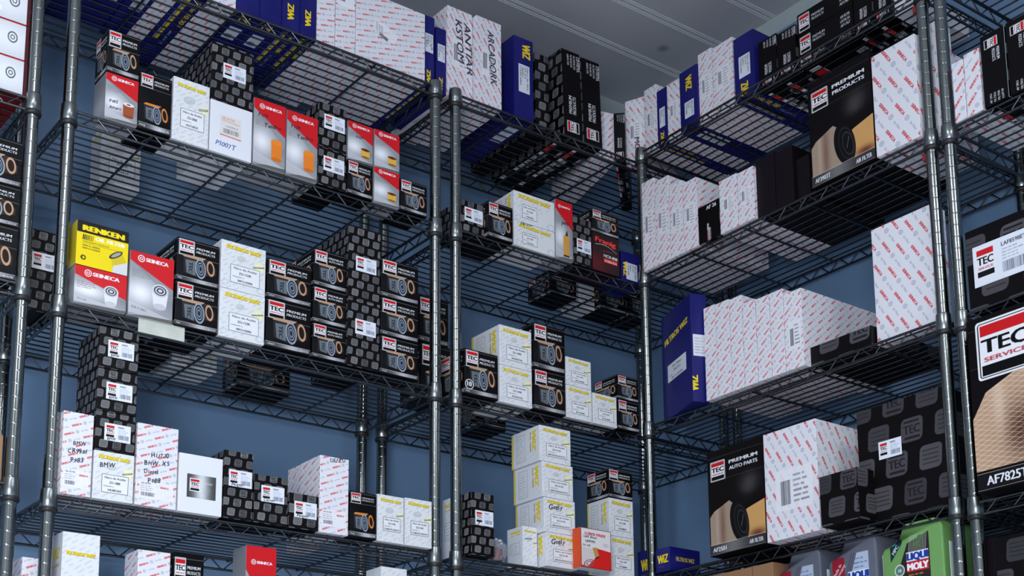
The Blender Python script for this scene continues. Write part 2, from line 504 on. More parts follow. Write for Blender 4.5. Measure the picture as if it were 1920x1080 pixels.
def d_tec(w, h, p):
    a = Art(w, h, (10, 8, 10))
    if h > w * 2.2: th = .15
    elif p.get('tall'): th = .22
    else: th = .35
    a.glow(w * .1, h * .3, w * .25, h * .35, (30, 36, 38), .5)
    lh = h * th; lw = min(w * .37, lh * 1.25); y1 = h * .965
    for yy in (y1 - lh * .02, y1 - lh * 1.02): a.line(0, yy, w, yy, .0006, (190, 190, 195), .8)
    logo(a, w * .04 + lw / 2, y1 - lh * .5, lw, lh * 1.05)
    tx = w * .06 + lw; tw = w * .96 - tx
    a.rect(tx, y1 - lh * .80, w * .98, y1 - lh * .22, (10, 10, 10))
    a.text('PREMIUM', tx + tw * .04, y1 - lh * .47, lh * .15, WHITE, fit=tw * .84, bold=2, ital=.15)
    a.text('PRODUCTS' if not p.get('strip', '').startswith('PH6') else 'AUTO PARTS', tx + tw * .04, y1 - lh * .70, lh * .15, WHITE, fit=tw * .84, bold=2, ital=.15)
    ch = min(h * .50, w * .62)
    tan = (214, 132, 62) if p.get('orange') else (188, 150, 120)
    can(a, w * .12, h * .15, w * .82, ch, tan)
    bw = bytes
    for i in range(24):
        g = 70 + 110 * math.exp(-((i - 14) / 6) ** 2); a.rect(w * i / 24, h * .035, w * (i + 1) / 24 + .0005, h * .115, (g, g, g + 4))
    a.line(0, h * .117, w, h * .117, .0007, WHITE, .9)
    a.text(p.get('strip', 'PH10J'), w * .04, h * .055, h * .035, WHITE, sx=.8, bold=1)
    a.text('OIL FILTER', w * .96, h * .055, h * .035, WHITE, an='r', sx=.8, bold=1)
    if p.get('badge'):
        a.ell(w * .14, h * .22, w * .13, w * .13, WHITE); a.ell(w * .14, h * .22, w * .11, w * .11, (40, 42, 50))
        a.text('10', w * .14, h * .18, w * .12, WHITE, an='c', bold=3)
    for i, t in enumerate(p.get('hw', [])): a.text(t, w * .12, h * (.80 - .2 * i), .009, (20, 20, 30), 6, bold=1, ital=.2)
    return a


def seneca(a, x, y, h, col=WHITE, fit=None, ang=0):
    a.ell(x, y + h * .5, h * .95, h * .95, col, inner=.74)
    a.ell(x, y + h * .5, h * .5, h * .42, col, inner=.5)
    a.text('SEINECA', x + h * 1.3, y, h, col, ang, fit=fit, bold=4)


def hand(a, t, x, y, h, col=(26, 24, 34), ang=6, fit=None):
    rg = random.Random(len(t) * 7 + ord(t[0]))
    cx = x
    for ch in t:
        if ch == ' ': cx += h * .5; continue
        wd = a.text(ch, cx, y + (cx - x) * math.sin(R(ang)) + rg.uniform(-.06, .06) * h, h * rg.uniform(.85, 1.12), col, ang + rg.uniform(-8, 8), bold=1, ital=.18, sx=rg.uniform(.85, 1))
        cx += wd * 1.12 + h * .06


def d_sein(w, h, p):
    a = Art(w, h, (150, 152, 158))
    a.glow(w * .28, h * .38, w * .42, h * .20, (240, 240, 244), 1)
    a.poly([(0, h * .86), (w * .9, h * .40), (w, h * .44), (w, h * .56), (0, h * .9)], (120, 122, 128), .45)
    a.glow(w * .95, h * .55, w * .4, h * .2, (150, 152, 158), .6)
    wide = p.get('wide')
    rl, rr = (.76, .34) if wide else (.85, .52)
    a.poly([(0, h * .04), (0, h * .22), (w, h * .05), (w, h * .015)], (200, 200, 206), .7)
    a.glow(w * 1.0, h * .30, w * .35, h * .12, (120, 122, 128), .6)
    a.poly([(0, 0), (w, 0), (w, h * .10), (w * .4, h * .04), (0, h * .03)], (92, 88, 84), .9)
    a.poly([(0, h), (w, h), (w, h * rr), (0, h * rl)], (206, 24, 32))
    s = h * (.10 if wide else .062); s = min(s, w * .085)
    seneca(a, w * .25, h * (.84 if wide else .90) - s * .5, s, fit=w * .50)
    if wide: a.para(w * .05, h * .42, w * .45, h * .62, 4, (120, 60, 70), .6, 3)
    else: a.para(w * .06, h * .60, w * .55, h * .74, 5, (110, 104, 112), .6, 4)
    pic = p.get('pic')
    if pic == 'orange' or pic == 'brown':
        c1, c2 = ((240, 138, 44), (214, 108, 30)) if pic == 'orange' else ((168, 84, 52), (142, 62, 36))
        x, y, r_, hh = w * .72, h * .16, w * .17, h * .26
        a.poly([(x - r_, y + hh), (x + r_, y + hh), (x + r_ * .92, y), (x - r_ * .92, y)], c1)
        for i in range(9):
            u = -r_ + 2 * r_ * (i + .5) / 9; a.line(x + u, y, x + u, y + hh, w * .012, c2)
        a.ell(x, y, r_ * .92, h * .03, c2); a.ell(x, y + hh, r_, h * .04, (226, 226, 224) if pic == 'brown' else c1)
        if pic == 'brown': a.ell(x, y + hh, r_ * .35, h * .014, (70, 50, 40))
    elif pic == 'yellow':
        x, y, r_, hh = w * .70, h * .17, w * .17, h * .19
        a.poly([(x - r_, y + hh), (x + r_, y + hh), (x + r_ * .95, y), (x - r_ * .95, y)], (226, 176, 70))
        a.ell(x, y, r_ * .95, h * .03, (150, 100, 40)); a.ell(x, y + hh, r_ * 1.05, h * .035, (120, 66, 34)); a.ell(x, y + hh, r_ * .5, h * .018, (60, 30, 20))
    elif pic == 'cart':
        a.rect(w * .45, h * .08, w * .78, h * .42, (216, 156, 70)); a.poly([(w * .56, h * .42), (w * .72, h * .42), (w * .66, h * .52)], (40, 36, 36))
        a.rect(w * .45, h * .06, w * .78, h * .09, (60, 44, 30))
    elif pic == 'white':
        x, y, r_, hh = w * .70, h * (.15 if wide else .22), w * (.135 if wide else .18), h * (.34 if wide else .25)
        a.poly([(x - r_ * 1.05, y + hh), (x + r_ * 1.05, y + hh), (x + r_ * .8, y), (x - r_ * .8, y)], (226, 226, 232))
        a.ell(x, y, r_ * .8, r_ * .4, (196, 196, 204)); a.ell(x, y + hh, r_ * 1.05, r_ * .8, (206, 206, 214))
        a.ell(x, y + hh, r_ * .8, r_ * .6, (60, 60, 66), inner=.8); a.ell(x, y + hh, r_ * .45, r_ * .34, (50, 50, 56), inner=.6)
        a.text('SOF-7-3661' if not wide else 'SOF-7-3408', w * .06, h * .12, h * .035, (90, 90, 98), -6, bold=0)
    for i, t in enumerate(p.get('hw', [])):
        if i == 0 and len(p['hw']) > 1 and not p.get('sm'): hand(a, t, w * .14, h * .74, h * .05, (60, 14, 24), 0)
        else: hand(a, t, w * .14 if p.get('sm') else w * .34, h * ((.36 - .13 * i) if p.get('sm') else .60 - .12 * (i - 1 if len(p['hw']) > 1 else 0)), h * .062)
    return a


def d_silverside(w, h, p):
    a = Art(w, h, (132, 134, 140), 500)
    a.glow(w * .5, h * .3, w * .8, h * .3, (196, 198, 204), .8)
    return a


def pattern(a, ang, sc, soft=1.):
    """diagonal rows: red word, ring mark, grey words"""
    hh = .0037 * sc; row = .0130 * sc; per = .054 * sc
    c, n = math.cos(R(ang)), math.sin(R(ang))
    D = math.hypot(a.W, a.H)
    k = 0
    v = -D
    while v < D:
        u = -D + (k * .37 % 1) * per
        while u < D:
            for du, kind in ((0, 0), (.0265 * sc, 1), (.034 * sc, 2)):
                x = a.W / 2 + (u + du) * c - v * n; y = a.H / 2 + (u + du) * n + v * c
                if -.03 * sc < x < a.W + .03 * sc and -.03 * sc < y < a.H + .03 * sc:
                    if kind == 0: a.text('SEINECA', x, y, hh, (208, 66, 70), ang, sx=1., bold=3, al=soft)
                    elif kind == 1:
                        cx, cy = x - hh * .5 * n, y + hh * .5 * c
                        a.ell(cx, cy, hh * .85, hh * .85, (138, 146, 164), inner=.72, al=.8 * soft); a.ell(cx, cy, hh * .4, hh * .34, (138, 146, 164), inner=.4, al=.7 * soft)
                    else: a.text('Air Filter', x, y, hh * .85, (150, 156, 172), ang, sx=.9, bold=1, al=.85 * soft)
            u += per
        v += row; k += 1


def d_sw(w, h, p):
    a = Art(w, h, (226, 225, 232), PPM if max(w, h) < .2 else 1700)
    pattern(a, p.get('a', 40), p.get('sc', 1.))
    L = p.get('lab')
    if L == 1:
        a.rect(w * .08, h * .52, w * .92, h * .93, (236, 236, 240)); a.para(w * .18, h * .56, w * .5, h * .92, 6, (70, 70, 80)); a.bars(w * .6, h * .66, w * .85, h * .86, (50, 50, 60))
    elif L == 2:
        a.rect(w * .2, h * .34, w * .85, h * .66, (234, 233, 238), .85); a.bars(w * .26, h * .42, w * .42, h * .60, (90, 90, 104)); a.para(w * .5, h * .36, w * .8, h * .64, 7, (104, 104, 118), .5)
    elif L == 3:
        a.rrect(w * .42, h * .52, w * .34, h * .16, 0, (236, 236, 240), -24, .8)
        for i in range(4): a.text('OIL FILTER', w * .28, h * (.60 - i * .03), h * .018, (80, 80, 90), -24, bold=0)
        a.text('IIIIIIII', w * .33, h * .44, h * .05, (60, 60, 70), -24, bold=2)
    elif L == 4:
        a.rect(w * .2, h * .25, w * .9, h * .62, (234, 233, 238), .9); a.bars(w * .30, h * .30, w * .48, h * .52, (60, 60, 72)); a.para(w * .54, h * .30, w * .84, h * .58, 6, (90, 90, 104), .6)
    elif L == 5:
        a.rect(w * .08, h * .09, w * .92, h * .30, (234, 233, 238), .9)
        a.text('OIL FILTER', w * .14, h * .265, h * .018, (80, 80, 96), bold=1); a.para(w * .12, h * .18, w * .5, h * .255, 3, (110, 110, 124), .5); a.bars(w * .14, h * .12, w * .46, h * .165, (70, 70, 84), 2)
        a.text('SEINECA', w * .60, h * .235, h * .02, (206, 62, 66), bold=3)
    hw = p.get('hw', [])
    if p.get('vert'):
        for i, t in enumerate(hw):
            a.text(t, w * ((.44 if len(hw) == 1 else .66) - .34 * i), h * (.88 if len(t) > 4 else .42), w * .26, (62, 58, 74), -86, bold=1, ital=.2, fit=h * min(.62, .095 * len(t)))
    else:
        for i, t in enumerate(hw):
            if t: hand(a, t, w * (.30 if i else .36) - (.1 * w if len(t) > 5 else 0), h * ((.93 if p.get('top') else .60) - .105 * i), min(h * .055, w * .15))
    return a


def d_tile(w, h, p):
    sc = p.get('sc', 1.)
    a = Art(w, h, (11, 8, 10), PPM if max(w, h) < .2 else 1500)
    pw, ph = .0262 * sc, .0205 * sc; tw = .0170 * sc; th = .0158 * sc
    rg = random.Random(5); j = 0; y = -ph * .3
    while y < h + ph:
        x = (-.35 if j % 2 else .15) * pw; i = 0
        while x < w + pw:
            yy = y + (x * -.02)
            g = rg.uniform(88, 122); col = (g, g, g + 2)
            if sc > 2: col = (g * .66, g * .64, g * .68)
            a.rrect(x, yy, tw, th, tw * .2, col, 0, 1, shear=.10)
            dk = (34, 30, 34)
            if (i + j) % 2: a.text('TEC', x, yy - th * .16, th * .36, dk, 0, 'c', fit=tw * .74, bold=2); a.rect(x - tw * .35, yy - th * .38, x + tw * .35, yy - th * .28, dk); a.rect(x - tw * .35, yy + th * .3, x + tw * .35, yy + th * .38, dk)
            else:
                for q in range(4): a.line(x - tw * .36, yy + th * (.28 - q * .18), x + tw * .36, yy + th * (.28 - q * .18), th * .055, dk, .6)
            x += pw; i += 1
        y += ph * 1.0; j += 1
    return a


def d_sticker(w, h, p):
    a = Art(w, h, (226, 230, 240), 3200)
    logo(a, w * .22, h * .55, w * .36, h * .78, border=False)
    a.text(p.get('code', 'P999T'), w * .52, h * .78, h * .10, (60, 60, 80), bold=1)
    a.para(w * .52, h * .44, w * .94, h * .74, 4, (110, 116, 140), .5, 2)
    a.bars(w * .52, h * .14, w * .92, h * .40, (90, 94, 120), 1)
    if p.get('shw'): hand(a, p['shw'], w * .12, h * .03, h * .17, (16, 16, 22), 3)
    return a


def d_wiz(w, h, p):
    a = Art(w, h, (224, 225, 228))
    rg = random.Random(3)
    y = -h * .2
    while y < h * 1.4:
        x = -w * .3 + rg.random() * .02
        while x < w * 1.1:
            a.text(rg.choice(('Filtros', 'WiZ', 'Filter', 'Calidad')), x, y + (x * .6), .0036, (178, 182, 192), 38, bold=1, al=.75); x += .019
        y += .0105
    tall = h > w * 1.25
    ty = h * (.84 if not tall else .86); th = min(h * .075, w * .085)
    if p.get('wide'): ty = h * .78; th = h * .12
    a.text('FILTROS WiZ', w * .5 + .0005, ty - .0006, th, (96, 94, 70), -2, 'c', fit=w * .76, bold=6, ital=.1)
    a.text('FILTROS WiZ', w * .5, ty, th, (236, 204, 16), -2, 'c', fit=w * .76, bold=5, ital=.1)
    cy = h * .68; r_ = min(h * .08, w * .16)
    if not p.get('wide'):
        a.ell(w * .45, cy, r_ * 1.2, r_ * .8, (176, 180, 184), 12, .55); a.ell(w * .45, cy + r_ * .3, r_ * .8, r_ * .35, (206, 208, 210), 12, .8)
        for k in range(10):
            q = k * 36; a.ell(w * .86 + .10 * w * math.cos(R(q)), h * .60 + .10 * w * math.sin(R(q)), w * .028, w * .028, (238, 232, 176), al=.8)
        a.ell(w * .86, h * .60, w * .09, w * .09, (240, 236, 190), al=.9)
        a.rrect(w * .84, h * .595, w * .26, h * .035, 0, (120, 124, 124), 12)
        a.text('10.000 KM', w * .74, h * .575, h * .02, (236, 236, 230), 12, bold=1, fit=w * .2)
    a.ell(w * .1, h * .12, w * .09, w * .06, (188, 192, 204), 20, .5, inner=.6); a.ell(w * .9, h * .1, w * .1, w * .07, (184, 188, 204), 0, .5, inner=.6)
    for i, t in enumerate(p.get('hw', [])): hand(a, t, w * .16, h * (.66 if not p.get('wide') else .90) - i * h * .1, w * .13 if len(t) < 7 else w * .09)
    return a


def d_wizlab(w, h, p):
    a = Art(w, h, (232, 233, 237), 3200)
    a.frame(.0005, .0005, w - .0005, h - .0005, .0008, (60, 60, 66))
    c = (66, 66, 76)
    a.text('Filtro de Aceite' if not p.get('en') else 'Oil Filter', w * .5, h * .76, h * .12, c, 0, 'c', bold=1, fit=w * (.78 if not p.get('en') else .45))
    a.text(p.get('code') or 'ZO-101K', w * .5, h * .50, h * .13, c, 0, 'c', bold=2, fit=w * .42)
    a.text('Adaptable a:', w * .07, h * .33, h * .07, c, 0, bold=0, fit=w * .4)
    a.text(p.get('code2') or '15400', w * .5, h * .10, h * .12, c, 0, 'c', bold=2, fit=w * (.5 if len(p.get('code2') or '') < 12 else .84))
    return a


def d_wizside(w, h, p):
    a = Art(w, h, (220, 221, 226))
    rg = random.Random(4)
    for k in range(60): a.text('WiZ', rg.random() * w, rg.random() * h, .004, (200, 203, 210), 38, bold=1, al=.7)
    if h < w * 1.35:                # rotated lettering
        a.text('WiZ', w * .74, h * .90, w * .13, (228, 200, 30), -90, 'l', fit=h * .58, bold=4, ital=.15)
        a.text('Serie 10000', w * .66, h * .88, w * .045, (150, 126, 40), -90, 'l', fit=h * .55, bold=2)
        a.rect(0, 0, w * .07, h, (214, 190, 50), .85)
        a.frame(w * .18, h * .12, w * .48, h * .88, .0006, (90, 92, 100)); a.para(w * .20, h * .16, w * .46, h * .84, 9, (130, 134, 150), .35)
    else:
        a.text('WiZ', w * .25, h * .84, h * .07, (228, 200, 30), 0, 'l', fit=w * .6, bold=4, ital=.15)
        a.text('Serie 10000', w * .22, h * .79, h * .022, (190, 160, 40), 0, 'l', fit=w * .62, bold=2)
        a.frame(w * .2, h * .30, w * .8, h * .6, .0006, (90, 92, 110)); a.para(w * .24, h * .32, w * .76, h * .58, 5, (130, 134, 160), .4)
    return a


BLUE = (17, 20, 98)


def blue(w, h, ppm=PPM):
    a = Art(w, h, BLUE, ppm); rg = random.Random(int(w * 1e4 + h * 1e3))
    for k in range(5): a.glow(rg.random() * w, rg.random() * h, w * .3, h * .2, (38, 34, 112), .5)  # mottled plastic sheen painted into the blue as soft lighter patches
    return a


def d_wb(w, h, p):
    a = blue(w, h)
    wz = p.get('wz'); Y = (236, 204, 28)
    if wz == 2: a.text('WiZ', w * .66, h * .12, w * .36, Y, 90, 'l', fit=h * .15, bold=4)
    if wz == 3 and not p.get('wlow'): a.text('WiZ', w * .45, h * .93, w * .40, Y, -90, 'l', fit=h * .17, bold=4)
    if wz == 3 and p.get('wlow'): a.text('WiZ', w * .66, h * .05, w * .36, Y, 90, 'l', fit=h * .19, bold=4)
    if wz == 4: a.text('WiZ', w * .35, h * .88, w * .34, Y, -90, 'l', fit=h * .22, bold=4)
    if wz == 0: a.text('WiZ', w * .1, h * .7, w * .2, Y, -90, 'l', fit=h * .45, bold=4)
    return a


def d_wbbot(w, h, p):
    a = blue(w, h, 1700); Y = (214, 190, 40)
    if p.get('bbar'):
        a.rect(w * .28, h * .38, w * .42, h * .97, Y); a.rect(w * .20, h * .38, w * .24, h * .97, (214, 214, 220), .9)
        for k in range(3): a.rect(w * .27, h * (.50 + .17 * k), w * .43, h * (.51 + .17 * k), BLUE)
        a.text('Serie 10,000', w * .68, h * .95, w * .24, Y, -90, 'l', fit=h * .34, bold=2, ital=.2)
        a.text('Calidad WiZ', w * .64, h * .56, w * .12, (190, 190, 200), -90, 'l', fit=h * .22, bold=1)
        a.para(w * .2, h * .08, w * .8, h * .3, 6, (120, 120, 170), .5)
    n = p.get('blab', 0)
    if n == 1: a.rect(w * .30, h * .50, w * .82, h * .86, (206, 212, 222)); a.para(w * .34, h * .52, w * .78, h * .84, 6, (100, 104, 130), .5)
    if n == 2: a.rect(w * .24, h * .58, w * .78, h * .78, (206, 212, 222)); a.bars(w * .34, h * .60, w * .6, h * .66, (60, 60, 90)); a.text('Z', w * .3, h * .97, w * .4, Y, -90, bold=4)
    return a


def d_bluelab(w, h, p):
    a = Art(w, h, (218, 222, 230), 3000)
    if p.get('hw'): hand(a, p['hw'][0], w * .1, h * .6, w * .35, (50, 50, 60), -80)
    if w > h:
        a.text('Air Filter', w * .5, h * .72, h * .14, (60, 60, 80), 0, 'c', bold=1, fit=w * .5); a.text('ZA-311', w * .5, h * .46, h * .13, (50, 50, 70), 0, 'c', bold=2, fit=w * .36)
        a.text('Adaptable a:', w * .08, h * .30, h * .07, (60, 60, 80), 0, bold=0); a.text('28113-05000', w * .5, h * .08, h * .12, (60, 60, 80), 0, 'c', bold=1, fit=w * .6)
    else:
        for i, t in enumerate(('Filtro de Aire', 'ZA-415', 'Adaptable a:', '17220-RBA')): a.text(t, w * (.76 - .21 * i), h * .93, w * .13, (70, 70, 90), -90, 'l', bold=1, fit=h * (.8, .4, .4, .7)[i])
    return a


def d_blk(w, h, p):
    a = Art(w, h, (10, 7, 9))
    if p.get('small'):
        logo(a, w * .5, h * .14, w * .5, h * .12, 90); a.text('PREMIUM', w * .5, h * .3, w * .1, WHITE, 90, 'l', fit=h * .16); a.text('AF 26', w * .4, h * .84, w * .14, WHITE, 0, bold=2); return a
    g = (214, 216, 220)
    if not p.get('flip'):
        logo(a, w * .5, h * .13, h * .125, w * .66, 90)
        a.text('PREMIUM', w * .48, h * .28, w * .17, g, 90, 'l', fit=h * .20, bold=2); a.text('PRODUCTS', w * .70, h * .28, w * .17, g, 90, 'l', fit=h * .20, bold=2)
        for i in range(4): a.text(('AIR', 'FILTRO', 'FILTER', 'LUFT')[i] + 'FILTER', w * (.30 + .17 * i), h * .96, w * .10, g, -90, 'l', fit=h * (.13 + .015 * i), bold=2)
        a.text('AFR827', w * .92, h * .96, w * .17, g, -90, 'l', fit=h * .17, bold=3)
    else:
        logo(a, w * .42, h * .86, h * .13, w * .55, -90)
        a.text('PREMIUM', w * .62, h * .76, w * .13, g, -90, 'l', fit=h * .17, bold=2); a.text('PRODUCTS', w * .44, h * .76, w * .13, g, -90, 'l', fit=h * .17, bold=2)
        for i in range(4): a.text(('AF 2951', 'FILTRO', 'FILTER', 'LUFTF')[i], w * (.32 + .16 * i), h * .03, w * .09, g, 90, 'l', fit=h * .13, bold=2)
        a.rect(w * .97, 0, w, h, (120, 132, 140))
    return a


def d_blkl(w, h, p):
    a = Art(w, h, (10, 7, 9))
    logo(a, w * .13, h * .5, w * .2, h * .78)
    a.text('PREMIUM', w * .27, h * .55, h * .12, (200, 202, 208), bold=2, fit=w * .22); a.text('PRODUCTS', w * .27, h * .38, h * .12, (200, 202, 208), bold=2, fit=w * .22)
    for i, t in enumerate(('AIR FILTER', 'LUFTFILTER', 'AF1767')): a.text(t, w * .78, h * (.66 - .2 * i), h * .13, (200, 202, 208), bold=2, fit=w * .17)
    return a


def d_air(w, h, p):
    a = Art(w, h, (10, 7, 9), 1600)
    big = p.get('big'); g = (224, 226, 232)
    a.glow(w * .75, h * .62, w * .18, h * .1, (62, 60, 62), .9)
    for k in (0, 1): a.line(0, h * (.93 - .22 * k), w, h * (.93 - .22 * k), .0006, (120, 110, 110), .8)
    if big:
        logo(a, w * .30, h * .80, w * .46, h * .34)
    else:
        logo(a, w * .19, h * .80, w * .27, h * .19)
        a.text('PREMIUM', w * .40, h * .835, h * .035, g, fit=w * .50, bold=3); a.text(p['t2'], w * .40, h * .775, h * .035, g, fit=w * .50, bold=3)
    if big: cyl = [(0, .12), (0, .42), (.12, .56), (.35, .63), (1, .64), (1, .12)]
    else:
        cyl = [(.02, .10), (.02, .37), (.10, .42), (.38, .49), (.50, .42), (.62, .10)]
        a.poly([(w * .60, h * .34), (w * .70, h * .37), (w, h * .42), (w, h * .10), (w * .6, h * .10)], (206, 156, 96)); a.glow(w * .86, h * .12, w * .14, h * .04, (90, 44, 34), .85)
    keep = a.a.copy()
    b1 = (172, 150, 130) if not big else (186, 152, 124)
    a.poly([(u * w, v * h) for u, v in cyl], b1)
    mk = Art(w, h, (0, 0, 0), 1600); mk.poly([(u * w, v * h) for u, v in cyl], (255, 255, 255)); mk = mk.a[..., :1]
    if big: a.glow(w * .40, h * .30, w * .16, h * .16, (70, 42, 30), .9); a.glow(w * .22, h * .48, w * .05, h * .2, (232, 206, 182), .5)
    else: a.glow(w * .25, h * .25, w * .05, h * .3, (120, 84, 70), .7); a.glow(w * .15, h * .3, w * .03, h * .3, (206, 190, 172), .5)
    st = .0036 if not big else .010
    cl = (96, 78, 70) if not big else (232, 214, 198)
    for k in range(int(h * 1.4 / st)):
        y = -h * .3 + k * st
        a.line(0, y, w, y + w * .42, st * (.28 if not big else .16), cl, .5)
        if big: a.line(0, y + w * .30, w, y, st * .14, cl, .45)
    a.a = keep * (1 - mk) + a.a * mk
    if not big:
        a.ell(w * .55, h * .27, w * .155, h * .21, (14, 13, 16), 14); a.ell(w * .58, h * .265, w * .115, h * .165, (40, 40, 44), 14, inner=.9); a.ell(w * .60, h * .26, w * .08, h * .12, (50, 50, 54), 14, inner=.86)
        a.line(w * .58, h * .22, w * .62, h * .32, .0012, (140, 146, 152), .8)
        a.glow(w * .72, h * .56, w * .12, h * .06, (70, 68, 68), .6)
    for i in range(30):
        q = 52 + 60 * math.exp(-((i - 12) / 7) ** 2); a.rect(w * i / 30, h * .015, w * (i + 1) / 30 + .001, h * .10, (q, q - 2, q) if not big else (20, 18, 22))
    a.line(0, h * .105, w, h * .105, .0009, (206, 196, 190)); a.line(0, h * .012, w, h * .012, .0009, (206, 196, 190), .8)
    a.text(p['code'], w * .06 if not big else w * .08, h * .035, h * (.042 if not big else .052), g, 0, 'l', bold=2, fit=w * (.24 if not big else .32))
    a.text('AIR FILTER', w * .95, h * .035, h * .040, g, 0, 'r', bold=2, fit=w * .24)
    return a


def d_renken(w, h, p):
    a = Art(w, h, (240, 214, 12)); K = (22, 20, 18)
    a.rect(0, h * .74, w, h, K)
    a.text('RENKEN', w * .12, h * .79, h * .12, (244, 218, 10), 0, fit=w * .78, bold=5)
    a.text('OIL FILTER', w * .36, h * .62, h * .075, (246, 244, 236), 0, fit=w * .56, bold=4, ital=.15)
    for i in range(7): a.line(w * (.12 + .03 * i), h * .58, w * (.13 + .03 * i), h * .70, w * (.02 - .002 * i), K)
    a.text('HIGH QUALITY PRODUCTS', w * .12, h * .53, h * .03, (90, 80, 20), fit=w * .5, bold=1); a.line(w * .1, h * .505, w * .9, h * .505, .0005, (90, 80, 20))
    a.text('90915-30002', w * .12, h * .44, h * .035, (80, 70, 20), fit=w * .33, bold=1); a.text('90915-03003', w * .12, h * .38, h * .035, (80, 70, 20), fit=w * .33, bold=1)
    a.ell(w * .14, h * .18, h * .055, h * .055, K, inner=.6); a.text('ISO', w * .09, h * .165, h * .03, K, bold=2)
    a.poly([(w * .66, h * .33), (w * .88, h * .47), (w, h * .22), (w, 0), (w * .74, 0)], (214, 190, 40)); a.poly([(w * .72, h * .16), (w, h * .30), (w, 0), (w * .70, 0)], (214, 214, 216))
    a.ell(w * .76, h * .41, w * .15, h * .06, (50, 46, 42), 34); a.ell(w * .765, h * .415, w * .115, h * .038, (168, 160, 140), 34)
    return a


def d_franig(w, h, p):
    a = Art(w, h, (34, 12, 16)); a.glow(w * .1, h * .2, w * .5, h * .3, (110, 20, 28), .8)
    a.text('Franig', w * .12, h * .78, h * .13, (236, 58, 46), -3, fit=w * .74, bold=3)
    for i in range(14):
        u = i / 13; a.ell(w * (.14 + .74 * u), h * (.70 - .10 * u * u + .05 * math.sin(u * 3.1)), w * .018, h * .012, (230, 226, 226))
    a.para(w * .40, h * .56, w * .9, h * .60, 1, (180, 160, 160), .7); a.text('HCX-820', w * .42, h * .42, h * .075, (232, 230, 232), -2, fit=w * .5, bold=3)
    a.rect(w * .42, h * .28, w * .92, h * .38, (224, 62, 56)); a.text('10.000 KM', w * .45, h * .30, h * .05, (250, 210, 200), -2, fit=w * .44, bold=2)
    return a


def d_luber(w, h, p):
    a = Art(w, h, (226, 222, 224)); r_ = (216, 34, 30)
    a.poly([(0, 0), (w, 0), (w, h * .47), (w * .5, h * .52), (0, h * .34)], r_)
    a.poly([(0, h * .06), (w * .22, h * .04), (w * .5, h * .3), (w * .46, h * .48), (0, h * .52)], (214, 204, 204)); a.ell(w * .26, h * .12, w * .18, h * .09, (150, 90, 92), 20, inner=.8); a.ell(w * .26, h * .12, w * .1, h * .05, (150, 90, 92), 20, inner=.7)
    a.poly([(w * .38, h * .52), (w * .52, h * .54), (w * .60, h * .34), (w * .48, h * .24)], (196, 142, 78)); a.poly([(w * .48, h * .24), (w * .60, h * .30), (w * .60, h * .34), (w * .47, h * .28)], (70, 36, 30))
    a.text('LUBER·FINER', w * .14, h * .83, h * .07, (200, 46, 50), -1, fit=w * .68, bold=2)
    hand(a, 'Land Rover', w * .10, h * .76, h * .065, (60, 24, 40), -2)
    a.text('LFP791', w * .16, h * .64, h * .06, (50, 50, 60), 0, fit=w * .30, bold=2); hand(a, 'P.H. 433', w * .06, h * .54, h * .05, (60, 40, 44), 0)
    a.para(w * .74, h * .58, w * .94, h * .68, 3, (120, 100, 110), .6); a.frame(.0008, .0008, w - .0008, h - .0008, .0016, (110, 46, 36))
    return a


def d_white(w, h, p):
    a = Art(w, h, (228, 229, 236))
    if p.get('hw'):
        a.rect(w * .24, h * .34, w * .74, h * .76, (224, 220, 218)); a.text('OIL FILTER', w * .28, h * .68, h * .05, (220, 150, 110), -1, fit=w * .3, bold=1)
        a.line(w * .27, h * .66, w * .7, h * .64, .001, (222, 110, 84)); a.text('21070014', w * .38, h * .54, h * .04, (150, 146, 144), fit=w * .28, bold=1)
        a.bars(w * .32, h * .42, w * .68, h * .51, (120, 112, 108)); a.line(w * .24, h * .375, w * .74, h * .36, .0018, (214, 72, 56))
        hand(a, p['hw'][0], w * .14, h * .15, h * .095, (82, 100, 160), -3)
    return a


def d_cardlab(w, h, p):
    a = Art(w, h, (60, 60, 62), 3000)
    a.glow(w * .5, h * .5, w * .28, h * 2, (214, 218, 222), 1)
    logo(a, w * .27, h * .55, w * .36, h * .56, border=False); a.text('OW20T', w * .56, h * .62, h * .09, (200, 200, 206), bold=1); a.para(w * .52, h * .2, w * .9, h * .5, 4, (170, 172, 178), .5)
    return a


def d_wbig(w, h, p):
    a = blue(w, h, 1700)
    a.text('FILTROS WiZ', w * .12, h * .70, h * .055, (236, 206, 30), 6, fit=w * .78, bold=4)
    return a


def d_wbigside(w, h, p):
    a = blue(w, h, 1700)
    a.text('WiZ', w * .34, h * .17, w * .5, (236, 206, 30), 90, 'c', bold=4, fit=h * .14)
    a.rect(w * .1, h * .42, w * .86, h * .62, (218, 220, 228)); a.para(w * .2, h * .44, w * .8, h * .60, 6, (100, 100, 120), .4)
    return a


def d_wlow(w, h, p):
    a = blue(w, h); a.text('WiZ', w * .5, h * .36, h * .36, (236, 206, 30), 0, 'c', bold=4, fit=min(w * .7, .035)); a.para(w * .2, h * .18, w * .8, h * .28, 1, (150, 130, 60), .5)
    return a


def d_wlowside(w, h, p):
    a = blue(w, h); a.text('FILTROS WiZ', w * .5, h * .42, h * .18, (206, 180, 60), 0, 'c', bold=3, fit=w * .6)
    return a


def d_silver(w, h, p):
    a = Art(w, h, (190, 192, 198)); a.glow(w * .7, h * .5, w * .5, h * .6, (232, 234, 240), 1)
    a.ell(w * .80, h * .55, h * .13, h * .16, (96, 98, 104), inner=.75); a.ell(w * .80, h * .55, h * .06, h * .07, (96, 98, 104), inner=.6)
    a.rrect(w * .60, h * .25, w * .1, h * .14, h * .03, (240, 242, 246)); a.line(0, h * .985, w, h * .985, h * .04, (190, 30, 40)); a.rect(w * .955, 0, w, h, (70, 14, 22))
    return a


